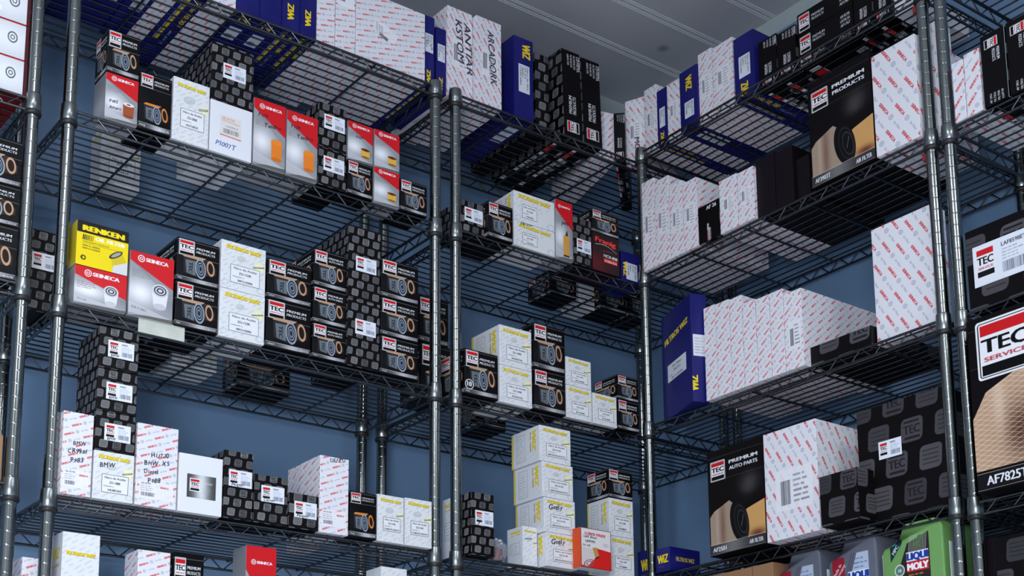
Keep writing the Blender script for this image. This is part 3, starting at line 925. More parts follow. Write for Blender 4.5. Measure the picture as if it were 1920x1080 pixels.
def flat(col, tex=None):
    def f(w, h, p): return Art(w, h, col, 200)
    return f


FRONT = dict(tec=d_tec, sein=d_sein, sw=d_sw, tile=d_tile, wiz=d_wiz, wb=d_wb, blk=d_blk, blkl=d_blkl, air=d_air, renken=d_renken, franig=d_franig,
             luber=d_luber, white=d_white, card=d_white, wbig=d_wbig, wlow=d_wlow, silver=d_silver, dark=flat((20, 15, 20)), brown=flat((150, 112, 82)))
SIDE = dict(tec=d_tec, sein=d_silverside, sw=d_sw, tile=d_tile, wiz=d_wizside, wb=lambda w, h, p: blue(w, h, 600), blk=d_tile, blkl=flat((10, 7, 9)), air=flat((10, 7, 9)),
            renken=flat((200, 176, 14)), franig=flat((34, 12, 16)), luber=flat((214, 74, 30)), white=flat((214, 214, 220)), card=flat((226, 227, 232)),
            wbig=d_wbigside, wlow=d_wlowside, silver=flat((120, 16, 24)), dark=flat((20, 15, 20)), brown=flat((140, 104, 76)))
TOP = dict(tec=flat((9, 8, 10)), sein=flat((170, 172, 178)), sw=d_sw, tile=flat((11, 8, 10)), wiz=flat((220, 221, 224)), wb=d_wbbot, blk=d_blkl, blkl=d_blkl, air=flat((10, 7, 9)),
           renken=flat((22, 20, 18)), franig=flat((34, 12, 16)), luber=flat((226, 222, 224)), white=flat((226, 227, 232)), card=flat((226, 227, 232)),
           wbig=flat(BLUE), wlow=flat(BLUE), silver=flat((120, 16, 24)), dark=flat((20, 15, 20)), brown=flat((140, 104, 76)))
NAMES = dict(tec='oil_filter_box', sein='oil_filter_box', sw='filter_box', tile='filter_box', wiz='oil_filter_box', wb='air_filter_box', blk='air_filter_box', blkl='air_filter_box',
             air='air_filter_box', renken='oil_filter_box', franig='filter_box', luber='oil_filter_box', white='carton', card='carton', wbig='air_filter_box', wlow='filter_box',
             silver='filter_box', dark='carton', brown='cardboard_box')
SIDE_KEYS = {'sw': ('a', 'sc'), 'tile': ('sc',), 'tec': ('orange', 'tall', 'strip')}


def q(v): return round(v * 250) / 250


def carton_mesh(w, d, h, mats, rg):
    """slightly soft-edged carton with its own uv per side: front, back, left, right, bottom, top"""
    bm = bmesh.new()
    bmesh.ops.create_cube(bm, size=1)
    for v in bm.verts:
        v.co = Vector((v.co.x * w, (v.co.y + .5) * d, (v.co.z + .5) * h))
    r_ = min(.0011, w * .04, h * .04)
    bmesh.ops.bevel(bm, geom=list(bm.edges), offset=r_, segments=2, affect='EDGES', profile=.6)
    uvl = bm.loops.layers.uv.new('UVMap')
    bm.normal_update()
    for f in bm.faces:
        n = f.normal; ax = max(range(3), key=lambda i: abs(n[i]))
        if ax == 1: mi = 0 if n.y < 0 else 1
        elif ax == 0: mi = 2 if n.x < 0 else 3
        else: mi = 4 if n.z < 0 else 5
        f.material_index = mi
        for l in f.loops:
            x, y, z = l.vert.co
            if mi == 0: uv = (x / w + .5, z / h)
            elif mi == 1: uv = (.5 - x / w, z / h)
            elif mi == 2: uv = (1 - y / d, z / h)
            elif mi == 3: uv = (y / d, z / h)
            elif mi == 4: uv = (x / w + .5, 1 - y / d)
            else: uv = (x / w + .5, y / d)
            l[uvl].uv = uv
    me = bpy.data.meshes.new('carton'); bm.to_mesh(me); bm.free()
    for m in mats: me.materials.append(m)
    return me


def sticker(parent, name, x, z, w, h, make, p, label=None):
    """thin paper label glued on the front face"""
    b = MB(); b.box(x - w / 2, -.0004, z - h / 2, x + w / 2, .0002, z + h / 2)
    me = b.mesh(name); uvl = me.uv_layers.new(name='UVMap')
    for pl in me.polygons:
        for li in pl.loop_indices:
            c = me.vertices[me.loops[li].vertex_index].co
            uvl.data[li].uv = ((c.x - x) / w + .5, (c.z - z) / h + .5)
    o = link(name, me, parent, [art_mat((name, make.__name__, q(w), q(h), p), lambda: make(w, h, p), .5)])
    if label: o['label'] = label
    return o


SHELFN = {'1': 'top', '2': 'second', '3': 'third', '4': 'fourth', '5': 'lowest visible'}
RACKN = dict(A='left', M='middle', R='right', S='far right', K='far left')


def carton(row, x, y, z, w, d, h, yaw, roll, des, par, lab):
    rg = random.Random(lab)
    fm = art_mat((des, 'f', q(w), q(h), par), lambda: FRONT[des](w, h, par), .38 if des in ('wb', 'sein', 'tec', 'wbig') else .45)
    sp = {k: par[k] for k in SIDE_KEYS.get(des, ()) if k in par}
    if des == 'blk': sp = {'sc': 1.4}
    sm = art_mat((des, 's', q(d), q(h), sp), lambda: SIDE[des](d, h, sp))
    bp = dict(sp) if des != 'wb' else {k: par[k] for k in ('bbar', 'blab') if k in par}
    if des == 'sw': bp = {'a': 84, 'sc': par.get('sc', 1.)}
    bt = art_mat((des, 'b', q(w), q(d), bp), lambda: TOP[des](w, d, bp))
    me = carton_mesh(w, d, h, [fm, sm, sm, sm, bt, bt], rg)
    o = link(NAMES[des], me)
    o.location = (x, y, z)
    rz = (0 if row[0] in 'AMK' else -90) + yaw
    if not yaw and h < w * 4: rz += rg.uniform(-.5, .5)
    o.rotation_euler = (0, R(roll), R(rz))
    tag(o, lab, 'box', 'cartons on the %s shelf of the %s rack' % (SHELFN[row[1]], RACKN[row[0]]))
    e = .0003
    if par.get('st'):
        k = par['st']
        if k == 1: sw_, sh = min(w * .80, .052), .034
        elif k == 2: sw_, sh = .125, .085
        else: sw_, sh = .058, .038
        if k == 1: sh = min(sh, h * .5); sx = w * .06
        elif k == 2: sx = -w / 2 + .015 + sw_ / 2
        else: sx = -w * .12
        sticker(o, 'label_sticker', sx if k != 1 else 0.004, h * par['strow'], sw_, sh, d_sticker, {k2: v for k2, v in par.items() if k2 == 'shw'} | ({'code': 'LAF8598ET'} if k == 2 else {}), 'white sticker with red bar')
    if des == 'wiz' and (par.get('code') or par.get('wide')):
        tall = h > w * 1.25
        if par.get('wide'): lw, lh, lx, lz = w * .36, h * .46, w * -.12, h * .38
        else:
            lw = w * .66; lh = min(h * .38, w * .46) if not tall else min(h * .30, w * .52)
            lx, lz = w * .04, h * (.34 if not tall else .38)
        sticker(o, 'paper_label', lx, lz, lw, lh, d_wizlab, {k2: v for k2, v in par.items() if k2 in ('code', 'code2', 'en')}, 'white label with black frame')
    fl = par.get('flab')
    if fl:
        lw, lh, lz = {1: (.6, .12, .78), 2: (.70, .26, .62), 3: (.56, .34, .50), 4: (.55, .52, .42), 5: (.52, .26, .34)}[fl]
        sticker(o, 'label_sticker', w * .02, h * lz, w * lw, h * lh, d_bluelab, {k2: v for k2, v in par.items() if k2 == 'hw'}, 'white paper label')
    if des == 'wbig': sticker(o, 'label_sticker', 0, h * .42, w * .62, h * .16, d_bluelab, {}, 'white paper label')
    if des == 'card': sticker(o, 'label_sticker', w * .02, h * .46, w * .66, h * .40, d_cardlab, {}, 'silver sticker')
    return o


# row, x, y, z, width, depth, height, yaw, roll, artwork, artwork options, label
BOXES = [
('A1',0.0275,0.0145,1.8149,0.0935,0.2450,0.2500,0,0,'wb',{},'wide blue carton, only its underside in view, leftmost, left rack top shelf'),
('A1',0.1085,0.0040,1.8149,0.0655,0.2350,0.2500,0,0,'wb',{'blab': 1},'blue carton with white label underneath, second from left, left rack top shelf'),
('A1',0.1680,0.0040,1.8149,0.0505,0.2500,0.2500,0,0,'wb',{'blab': 1},'blue carton with pale label underneath, third from left, left rack top shelf'),
('A1',0.2130,0.0040,1.8149,0.0365,0.3000,0.2500,0,0,'sw',{},'narrow white patterned carton between blue ones, fourth from left, left rack top shelf'),
('A1',0.2580,0.0040,1.8149,0.0505,0.3200,0.2500,0,0,'wb',{'bbar': 1},'blue carton with yellow bar underneath, fifth from left, left rack top shelf'),
('A1',0.3165,0.0040,1.8149,0.0635,0.3000,0.2500,0,0,'sw',{},'white patterned carton with red underside lettering, sixth from left, left rack top shelf'),
('A1',0.3770,0.0040,1.8149,0.0545,0.2500,0.2500,0,0,'wb',{'blab': 2},'blue carton with small white label below, seventh from left, left rack top shelf'),
('A1',0.4315,0.0040,1.8149,0.0515,0.2500,0.2500,0,0,'wb',{'blab': 2, 'flab': 1},'blue carton with white label and sideways Z, eighth from left, left rack top shelf'),
('A1',0.4805,0.0040,1.8149,0.0435,0.2450,0.2500,0,0,'wb',{'bbar': 1, 'wz': 2},'blue carton with yellow bar below and sideways lettering, ninth from left, left rack top shelf'),
('A1',0.5237,0.0040,1.8149,0.0400,0.2450,0.2500,0,0,'wb',{'bbar': 1, 'wz': 2},'blue carton with thin yellow bar below, tenth from left, left rack top shelf'),
('A1',0.5682,0.0040,1.8149,0.0460,0.2800,0.2300,0,0,'sw',{'lab': 1, 'a': 14},'narrow white patterned carton with small barcode label, eleventh from left, left rack top shelf'),
('A1',0.6185,0.0040,1.8149,0.0515,0.2800,0.2200,0,0,'sw',{'lab': 1, 'a': 14},'white patterned carton with taller barcode label, twelfth from left, left rack top shelf'),
('A1',0.7398,0.0040,1.8149,0.1880,0.2450,0.1760,0,0,'sw',{'a': 14, 'lab': 3},'widest white patterned carton, QR code in middle, thirteenth from left, left rack top shelf'),
('A1',0.8520,0.0145,1.8149,0.0315,0.2900,0.1850,0,0,'wb',{'flab': 2, 'bbar': 1, 'wz': 3, 'wlow': 1, 'hw': ['U52']},'thin blue carton with handwritten white label, fourteenth from left, left rack top shelf'),
('M1',0.8905,0.0200,1.8139,0.0294,0.2000,0.1709,0,0,'wb',{'flab': 2, 'wz': 3, 'wlow': 1},'thin blue carton beside the post, label marked in pen, leftmost, middle rack top shelf'),
('M1',0.9417,0.0145,1.8139,0.0734,0.2500,0.2364,0,0,'sw',{'a': -58, 'lab': 2, 'hw': ['ANTIAR', 'KSTOM'], 'vert': 1},'tall white patterned carton with handwriting, second from left, middle rack top shelf'),
('M1',1.0176,0.0000,1.8139,0.0746,0.2500,0.2312,0,0,'sw',{'a': -58, 'lab': 2, 'hw': ['ARCADORK'], 'vert': 1},'tall white patterned carton, handwriting down its front, third from left, middle rack top shelf'),
('M1',1.1235,0.0000,1.8139,0.0600,0.2600,0.2203,0,0,'wb',{'flab': 3, 'wz': 3, 'blab': 1},'blue carton with white label and yellow sideways letters, fourth from left, middle rack top shelf'),
('M1',1.1967,0.0200,1.8139,0.0429,0.2800,0.2118,0,0,'tile',{'sc': 1.3},'narrow black carton with grey squares, fifth from left, middle rack top shelf'),
('M1',1.2812,0.0000,1.8139,0.0597,0.3100,0.2398,0,-1.6,'blk',{},'tall black carton with red and white sideways logo, sixth from left, middle rack top shelf'),
('M1',1.3459,0.0000,1.8139,0.0619,0.3100,0.2373,0,-1.6,'blk',{},'tall black carton with sideways logo, nearest the corner, seventh from left, middle rack top shelf'),
('M1',1.4185,0.0450,1.8139,0.0700,0.2500,0.1411,-14,0,'sw',{'a': 50},'white patterned carton behind the narrow black one, eighth from left, middle rack top shelf'),
('M1',1.4538,0.0200,1.8139,0.0290,0.2900,0.1369,-45,0,'blk',{'short': 1},'narrow black carton set diagonally in the corner, ninth from left, middle rack top shelf'),
('M1',1.5025,0.0120,1.8139,0.0560,0.2100,0.1892,-68,0,'sw',{'a': -60, 'lab': 2, 'hw': ['MGO'], 'vert': 1},'white patterned carton with handwriting near the corner post, tenth from left, middle rack top shelf'),
('A2',0.1001,-0.0120,1.4694,0.0674,0.0654,0.0987,0,0,'sein',{'pic': 'brown', 'hw': ['P995', 'Amero'], 'sm': 1},'silver and red carton marked P995, bottom of first stack, left rack second shelf'),
('A2',0.1001,-0.0120,1.5689,0.0674,0.0654,0.0937,0,0,'tec',{},'black oil filter carton with ring picture, top of first stack, left rack second shelf'),
('A2',0.1703,-0.0120,1.4694,0.0683,0.0900,0.1256,0,0,'tec',{'orange': 1, 'tall': 1},'tall black carton with orange ring filter picture, second from left, left rack second shelf'),
('A2',0.2478,-0.0120,1.4694,0.0799,0.0900,0.1388,0,0,'wiz',{'code': 'ZO-200K', 'code2': 'HU718/5X', 'tall': 1},'tall white carton, yellow title and taped corner, third from left, left rack second shelf'),
('A2',0.3383,-0.0120,1.4694,0.0962,0.1600,0.1154,0,0,'white',{'hw': ['P1007T']},'plain white carton marked P1007T in blue, bottom of fourth stack, left rack second shelf'),
('A2',0.3383,-0.0120,1.5856,0.0962,0.1600,0.1321,0,0,'tile',{'st': 1, 'strow': 0.56},'black squares carton with white sticker, top of fourth stack, left rack second shelf'),
('A2',0.4279,-0.0120,1.4694,0.0757,0.0900,0.1528,0,0,'sein',{'pic': 'orange', 'hw': ['P979', 'Tundro']},'red and silver carton with orange filter, dark scribble, fifth from left, left rack second shelf'),
('A2',0.5060,-0.0120,1.4694,0.0755,0.0900,0.1504,0,0,'sein',{'pic': 'orange', 'hw': ['P929', 'Tundro']},'red and silver carton, orange filter, sixth from left, left rack second shelf'),
('A2',0.5810,-0.0120,1.4694,0.0696,0.1200,0.0902,0,0,'tile',{'st': 1, 'strow': 0.6},'black squares carton, sticker near the middle, bottom of seventh stack, left rack second shelf'),
('A2',0.5810,-0.0120,1.5604,0.0696,0.1200,0.1044,0,0,'tile',{'st': 1, 'strow': 0.6},'black squares carton, sticker near the top, top of seventh stack, left rack second shelf'),
('A2',0.6521,-0.0120,1.4694,0.0647,0.0700,0.0814,0,0,'tec',{},'black oil filter carton with ring picture, bottom of eighth stack, left rack second shelf'),
('A2',0.6521,-0.0120,1.5516,0.0647,0.0700,0.0927,0,0,'sein',{'pic': 'yellow', 'hw': ['P959']},'red and silver carton with pen mark, top of eighth stack, left rack second shelf'),
('A2',0.7216,-0.0120,1.4694,0.0664,0.0700,0.0845,0,0,'sein',{'pic': 'yellow'},'red and silver carton with yellow filter, bottom of ninth stack, left rack second shelf'),
('A2',0.7216,-0.0120,1.5547,0.0664,0.0700,0.0912,0,0,'sein',{'pic': 'yellow'},'red and silver carton with small yellow filter, top of ninth stack, left rack second shelf'),
('A2',0.7937,-0.0120,1.4694,0.0725,0.0800,0.0768,0,0,'tec',{},'black oil filter carton with ring picture, tenth from left, left rack second shelf'),
('A2',0.2055,0.2550,1.4694,0.0896,0.0600,0.1297,0,0,'wiz',{'code': 'ZO-169K', 'code2': 'PH3614', 'tall': 1},'white carton set back behind the front row, back row leftmost, left rack second shelf'),
('M2',0.9687,0.0040,1.4716,0.0681,0.1000,0.0815,0,0,'tile',{'st': 1, 'strow': 0.6},'black squares carton with white sticker, leftmost, middle rack second shelf'),
('M2',1.0397,-0.0120,1.4716,0.0729,0.1300,0.0908,0,0,'tec',{},'black oil filter carton with ring picture, second from left, middle rack second shelf'),
('M2',1.1428,-0.0120,1.4716,0.1245,0.1000,0.0636,0,0,'wiz',{'code': 'ZO-126K', 'code2': '17220-RNA', 'wide': 1, 'hw': ['Nissan Onion']},'flat white carton, pen scribble on it, bottom of third stack, middle rack second shelf'),
('M2',1.1428,-0.0120,1.5360,0.1245,0.1000,0.0763,0,0,'wiz',{'code': 'ZO-126K', 'code2': '17220-RNA', 'wide': 1},'flat white carton with yellow title and label, top of third stack, middle rack second shelf'),
('M2',1.2351,-0.0120,1.4716,0.0544,0.0700,0.1540,0,0,'sein',{'pic': 'cart', 'hw': ['Jeep']},'narrow silver and red carton with short pen word, fourth from left, middle rack second shelf'),
('M2',1.2938,-0.0120,1.4716,0.0572,0.0900,0.1236,0,0,'tile',{'st': 1, 'strow': 0.42},'black squares carton with white sticker, fifth from left, middle rack second shelf'),
('M2',1.3697,-0.0120,1.4716,0.0886,0.0900,0.1004,0,0,'franig',{},'dark red carton with bright red title, bottom of sixth stack, middle rack second shelf'),
('M2',1.3697,-0.0120,1.5728,0.0886,0.0900,0.0622,0,0,'tec',{},'black oil filter carton with ring picture, top of sixth stack, middle rack second shelf'),
('M2',1.4739,0.0100,1.4716,0.0681,0.0800,0.0874,0,0,'wb',{'flab': 4, 'wz': 0},'small dark blue carton with white label, seventh from left, middle rack second shelf'),
('M2',1.3769,0.1650,1.4716,0.0829,0.1000,0.0662,0,0,'tec',{},'black oil filter carton with ring picture, back row leftmost, middle rack second shelf'),
('M2',1.4787,0.1950,1.4716,0.0544,0.0800,0.0808,0,0,'wiz',{'code': 'ZO-119K', 'code2': '90915-10001'},'white carton set back on the shelf, back row second from left, middle rack second shelf'),
('M2',1.5521,0.1700,1.4716,0.0877,0.0900,0.0909,0,0,'tec',{},'black oil filter carton with ring picture, back row third from left, middle rack second shelf'),
('M2',1.6411,0.1700,1.4716,0.0687,0.0900,0.0987,0,0,'tec',{},'black oil filter carton with ring picture, back row fourth from left, middle rack second shelf'),
('A3',0.0747,-0.0140,1.0724,0.1039,0.1100,0.0765,0,0,'sein',{'pic': 'white', 'wide': 1},'red and silver carton with white spin-on filter, bottom of second stack, left rack third shelf'),
('A3',0.0747,-0.0140,1.1497,0.1039,0.1100,0.0910,0,0,'renken',{},'yellow oil filter carton with black top band, top of second stack, left rack third shelf'),
('A3',0.1771,-0.0140,1.0724,0.0919,0.1000,0.1345,0,0,'sein',{'pic': 'white'},'tall red and silver carton with white spin-on filter, third from left, left rack third shelf'),
('A3',0.2738,-0.0140,1.0724,0.0922,0.1500,0.0952,0,0,'tec',{'strip': 'PH8A'},'black oil filter carton with ring picture, bottom of fourth stack, left rack third shelf'),
('A3',0.2738,-0.0140,1.1684,0.0922,0.1500,0.0927,0,0,'tec',{'strip': 'PH8A'},'black oil filter carton with ring picture, top of fourth stack, left rack third shelf'),
('A3',0.3742,-0.0140,1.0724,0.1015,0.1200,0.1042,0,0,'wiz',{'code': 'ZO-123K', 'code2': '90915-03006'},'white carton with yellow title and boxed label, bottom of fifth stack, left rack third shelf'),
('A3',0.3742,-0.0140,1.1774,0.1015,0.1200,0.1038,0,0,'wiz',{'code': 'ZO-123K', 'code2': '90915-03006'},'white carton with yellow title and boxed label, top of fifth stack, left rack third shelf'),
('A3',0.4813,-0.0140,1.0724,0.1041,0.1100,0.1067,0,0,'tec',{'strip': 'LFP6037T'},'black oil filter carton with ring picture, bottom of sixth stack, left rack third shelf'),
('A3',0.4813,-0.0140,1.1799,0.1041,0.1100,0.0880,0,0,'tec',{'strip': 'LFP6037T'},'black oil filter carton with ring picture, top of sixth stack, left rack third shelf'),
('A3',0.5788,-0.0140,1.0724,0.0808,0.1200,0.0778,0,0,'tec',{'strip': 'PH6607'},'black oil filter carton with ring picture, bottom of seventh stack, left rack third shelf'),
('A3',0.5788,-0.0140,1.1510,0.0808,0.1200,0.0822,0,0,'tec',{'strip': 'PH6607'},'black oil filter carton with ring picture, middle of seventh stack, left rack third shelf'),
('A3',0.5788,-0.0140,1.2340,0.0808,0.1200,0.0843,0,0,'tec',{'strip': 'PH6607'},'black oil filter carton with ring picture, top of seventh stack, left rack third shelf'),
('A3',0.6648,-0.0140,1.0724,0.0809,0.1600,0.1551,0,0,'tile',{'st': 1, 'strow': 0.6},'tall black squares carton, sticker near top, bottom of eighth stack, left rack third shelf'),
('A3',0.6648,-0.0140,1.2283,0.0809,0.1600,0.1652,0,0,'tile',{'st': 1, 'strow': 0.5},'tall black squares carton with white sticker, top of eighth stack, left rack third shelf'),
('A3',0.7566,-0.0140,1.0724,0.0977,0.0900,0.0872,0,0,'tec',{'strip': 'LFP3506T'},'black oil filter carton with ring picture, bottom of ninth stack, left rack third shelf'),
('A3',0.7566,-0.0140,1.1604,0.0977,0.0900,0.0886,0,0,'tec',{'strip': 'LFP3506T'},'black oil filter carton with ring picture, middle of ninth stack, left rack third shelf'),
('A3',0.7566,-0.0140,1.2498,0.0977,0.0900,0.0908,0,0,'tec',{'strip': 'LFP3506T'},'black oil filter carton with ring picture, top of ninth stack, left rack third shelf'),
('A3',0.9169,0.0800,1.0724,0.0824,0.0900,0.1374,0,0,'tec',{},'black oil filter carton with ring picture, bottom of tenth stack, left rack third shelf'),
('A3',0.9109,0.0800,1.2106,0.0824,0.0900,0.1121,0,0,'tec',{},'black oil filter carton with ring picture, top of tenth stack, left rack third shelf'),
('A3',0.3668,0.1950,1.0724,0.1042,0.1000,0.0608,0,0,'wiz',{'code': 'ZO-125K', 'code2': '15208-65F'},'white carton, back row second from left, left rack third shelf'),
('A3',0.2621,0.1700,1.0724,0.0735,0.1200,0.0683,0,0,'tec',{},'black oil filter carton with ring picture, back row leftmost, left rack third shelf'),
('A3',0.5573,0.2400,1.0724,0.1301,0.0800,0.0830,0,0,'tec',{},'black oil filter carton with ring picture, back row third from left, left rack third shelf'),
('A3',-0.0107,0.0750,1.0724,0.0624,0.0900,0.1679,0,0,'tile',{'st': 1, 'strow': 0.62},'black squares carton with white sticker between the posts, leftmost, left rack third shelf'),
('M3',0.9783,-0.0160,1.0689,0.0940,0.1000,0.1091,0,0,'tec',{'badge': 1},'black ring filter carton with round 10 badge, leftmost, middle rack third shelf'),
('M3',1.0782,-0.0160,1.0689,0.0941,0.1132,0.0907,0,0,'wiz',{'code': 'ZO-109K', 'code2': 'PH2977A'},'white carton with yellow title and boxed label, bottom of second stack, middle rack third shelf'),
('M3',1.0782,-0.0160,1.1604,0.0941,0.1132,0.0975,0,0,'wiz',{'code': 'ZO-109K', 'code2': 'PH2977A'},'white carton with yellow title and boxed label, top of second stack, middle rack third shelf'),
('M3',1.1792,-0.0160,1.0689,0.0959,0.0750,0.1025,0,0,'tec',{},'black oil filter carton with ring picture, bottom of third stack, middle rack third shelf'),
('M3',1.1792,-0.0160,1.1722,0.0959,0.0750,0.1140,0,0,'tec',{},'black oil filter carton with ring picture, top of third stack, middle rack third shelf'),
('M3',1.2695,-0.0160,1.0689,0.0789,0.0600,0.0814,0,0,'wiz',{'code': 'ZO-121K', 'code2': '80-10-0090'},'small white carton with yellow title, bottom of fourth stack, middle rack third shelf'),
('M3',1.2695,-0.0160,1.1511,0.0789,0.0600,0.0707,0,0,'wiz',{'code': 'ZO-121K', 'code2': '80-10-0090'},'small white carton with yellow title, top of fourth stack, middle rack third shelf'),
('M3',1.3516,-0.0160,1.0689,0.0760,0.0600,0.0778,0,0,'wiz',{'code': 'ZO-121K', 'code2': '90-10-0090'},'small white carton with yellow title, fifth from left, middle rack third shelf'),
('M3',1.4289,-0.0160,1.0689,0.0693,0.0900,0.0773,0,0,'tec',{},'black oil filter carton with ring picture, bottom of sixth stack, middle rack third shelf'),
('M3',1.4289,-0.0160,1.1470,0.0693,0.0900,0.0629,0,0,'tec',{},'black oil filter carton with ring picture, top of sixth stack, middle rack third shelf'),
('M3',1.1410,0.1650,1.0689,0.0850,0.1000,0.0855,0,0,'tec',{},'black oil filter carton with ring picture, back row leftmost, middle rack third shelf'),
('A4',0.0426,-0.0200,0.6939,0.0580,0.0800,0.1594,0,0,'sw',{'a': 22, 'lab': 5, 'hw': ['BMW', 'CR9981', 'P983']},'tall white patterned carton with three pen lines, leftmost, left rack fourth shelf'),
('A4',0.1146,-0.0200,0.6939,0.0795,0.1100,0.0939,0,0,'wiz',{'code': 'ZO-188K', 'code2': 'HU816X', 'hw': ['BMW']},'white carton with three pen letters, bottom of second stack, left rack fourth shelf'),
('A4',0.1146,-0.0200,0.7886,0.0795,0.1100,0.0768,0,0,'tile',{'st': 1, 'strow': 0.5, 'shw': 'BMW'},'black squares carton, pen-marked sticker, third from top of second stack, left rack fourth shelf'),
('A4',0.1146,-0.0200,0.8662,0.0795,0.1100,0.0851,0,0,'tile',{'st': 1, 'strow': 0.5, 'shw': 'BMW'},'black squares carton, pen-marked sticker, second from top of second stack, left rack fourth shelf'),
('A4',0.1146,-0.0200,0.9521,0.0795,0.1100,0.0819,0,0,'tile',{'st': 1, 'strow': 0.5, 'shw': 'BMW'},'black squares carton, pen-marked sticker, top of second stack, left rack fourth shelf'),
('A4',0.2003,-0.0200,0.6939,0.0841,0.0900,0.1627,0,0,'sw',{'a': 22, 'lab': 5, 'hw': ['HU720', 'BMW X5', 'Diesel', 'P988']},'tall white patterned carton with four pen lines, third from left, left rack fourth shelf'),
('A4',0.2921,-0.0200,0.6939,0.0926,0.0800,0.1179,0,0,'card',{},'plain white carton with silver sticker, fourth from left, left rack fourth shelf'),
('A4',0.3734,-0.0200,0.6939,0.0631,0.1100,0.1399,0,0,'tile',{'st': 1, 'strow': 0.6, 'shw': 'Peugeot'},'black squares carton, sticker with two pen words, fifth from left, left rack fourth shelf'),
('A4',0.4464,-0.0200,0.6939,0.0758,0.1000,0.1010,0,0,'tile',{'st': 1, 'strow': 0.62, 'shw': 'Citroen'},'black squares carton, sticker with one pen word, sixth from left, left rack fourth shelf'),
('A4',0.5221,-0.0200,0.6939,0.0683,0.0800,0.0742,0,0,'tile',{'st': 1, 'strow': 0.55, 'shw': 'Peugeot', 'sc': 1.2},'low black carton with pen-marked sticker, seventh from left, left rack fourth shelf'),
('A4',0.6228,0.1300,0.6939,0.0443,0.0700,0.1894,0,0,'sw',{'a': 40},'white patterned carton standing in the back row, back row leftmost, left rack fourth shelf'),
('A4',0.5932,-0.0200,0.6939,0.0690,0.0850,0.1656,0,0,'sw',{'a': 22, 'lab': 5, 'hw': ['ISUZU', '', '', '', '', ''], 'top': 1},'tall white patterned carton, pen word near top, eighth from left, left rack fourth shelf'),
('A4',0.6644,-0.0200,0.6939,0.0657,0.0700,0.0997,0,0,'tec',{'orange': 1, 'tall': 1},'tall black carton with orange ring filter picture, ninth from left, left rack fourth shelf'),
('A4',0.7332,-0.0200,0.6939,0.0668,0.0700,0.1031,0,0,'wiz',{'code': 'ZO-214K', 'code2': '5-86375-024-0', 'tall': 1},'tall white carton with yellow title, tenth from left, left rack fourth shelf'),
('A4',0.8045,-0.0200,0.6939,0.0694,0.0700,0.1054,0,0,'wiz',{'code': 'ZO-214K', 'code2': '5-86375-024-0', 'tall': 1},'tall white carton with yellow title beside the post, eleventh from left, left rack fourth shelf'),
('M4',0.9403,0.0200,0.6924,0.0310,0.0446,0.1401,0,0,'wiz',{'code': '', 'code2': ''},'white carton turned sideways between the posts, leftmost, middle rack fourth shelf'),
('M4',0.9702,-0.0300,0.6924,0.0620,0.0373,0.1439,0,0,'tile',{'st': 1, 'strow': 0.6, 'shw': 'JP'},'tall black squares carton, sticker with pen mark, second from left, middle rack fourth shelf'),
('M4',1.1980,-0.0300,0.6924,0.0928,0.1105,0.0802,0,0,'wiz',{'code': 'ZO-211K', 'code2': '0001RX43A2A151CX', 'hw': ['Geely']},'white carton with looping pen word, bottom of fourth stack, middle rack fourth shelf'),
('M4',1.1920,-0.0300,0.7734,0.0928,0.1105,0.0820,0,0,'wiz',{'code': 'ZO-211K', 'code2': '0001RX43A2A151CX', 'hw': ['Geely']},'white carton with looping pen word, third from top of fourth stack, middle rack fourth shelf'),
('M4',1.1880,-0.0300,0.8562,0.0928,0.1105,0.0854,0,0,'wiz',{'code': 'ZO-211K', 'code2': '0001RX43A2A151CX'},'white carton with yellow side lettering, second from top of fourth stack, middle rack fourth shelf'),
('M4',1.1820,-0.0300,0.9424,0.0928,0.1105,0.0862,0,0,'wiz',{'code': 'ZO-211K', 'code2': '0001RX43A2A151CX'},'white carton with yellow side lettering, top of fourth stack, middle rack fourth shelf'),
('M4',1.2732,-0.0640,0.6924,0.0936,0.0300,0.0957,0,0,'luber',{},'white and red carton with filter cutaway picture, fifth from left, middle rack fourth shelf'),
('M4',1.3972,-0.0150,0.6924,0.0775,0.0824,0.1025,0,0,'wiz',{'code': 'ZO-124K', 'code2': 'PH2880A'},'white carton with short code label, bottom of sixth stack, middle rack fourth shelf'),
('M4',1.3972,-0.0150,0.7957,0.0775,0.0824,0.0935,0,0,'wiz',{'code': 'ZO-124K', 'code2': 'PH2880A'},'white carton with short code label, middle of sixth stack, middle rack fourth shelf'),
('M4',1.3972,-0.0150,0.8900,0.0775,0.0824,0.0729,0,0,'tec',{},'black oil filter carton with ring picture, top of sixth stack, middle rack fourth shelf'),
('M4',1.1228,-0.0050,0.6924,0.0424,0.0600,0.0927,0,0,'wiz',{'code': '', 'code2': '', 'hw': ['Individual']},'small white carton lying against the white stack, third from left, middle rack fourth shelf'),
('A5',0.0662,0.0000,0.3194,0.0717,0.0800,0.3083,0,0,'wiz',{'code': 'ZO-186K', 'code2': 'LOTO-SA-302', 'hw': ['BTBO'], 'en': 1},'white carton with handwriting BTBO, second from left, left rack lowest visible shelf'),
('A5',0.2106,0.0000,0.3194,0.0659,0.0650,0.2927,0,0,'sw',{'a': 22, 'hw': ['R021', '58E']},'white patterned carton with blue pen writing, third from left, left rack lowest visible shelf'),
('A5',0.2819,0.0000,0.3194,0.0636,0.0900,0.2967,0,0,'tec',{'hw': ['Hafei']},'black carton with pale ring filter picture, fourth from left, left rack lowest visible shelf'),
('A5',0.4385,0.0000,0.3194,0.0680,0.0599,0.3306,0,0,'sein',{'pic': 'orange', 'hw': ['P108', 'Hyundai', 'Kia']},'red and silver carton with pen words, fifth from left, left rack lowest visible shelf'),
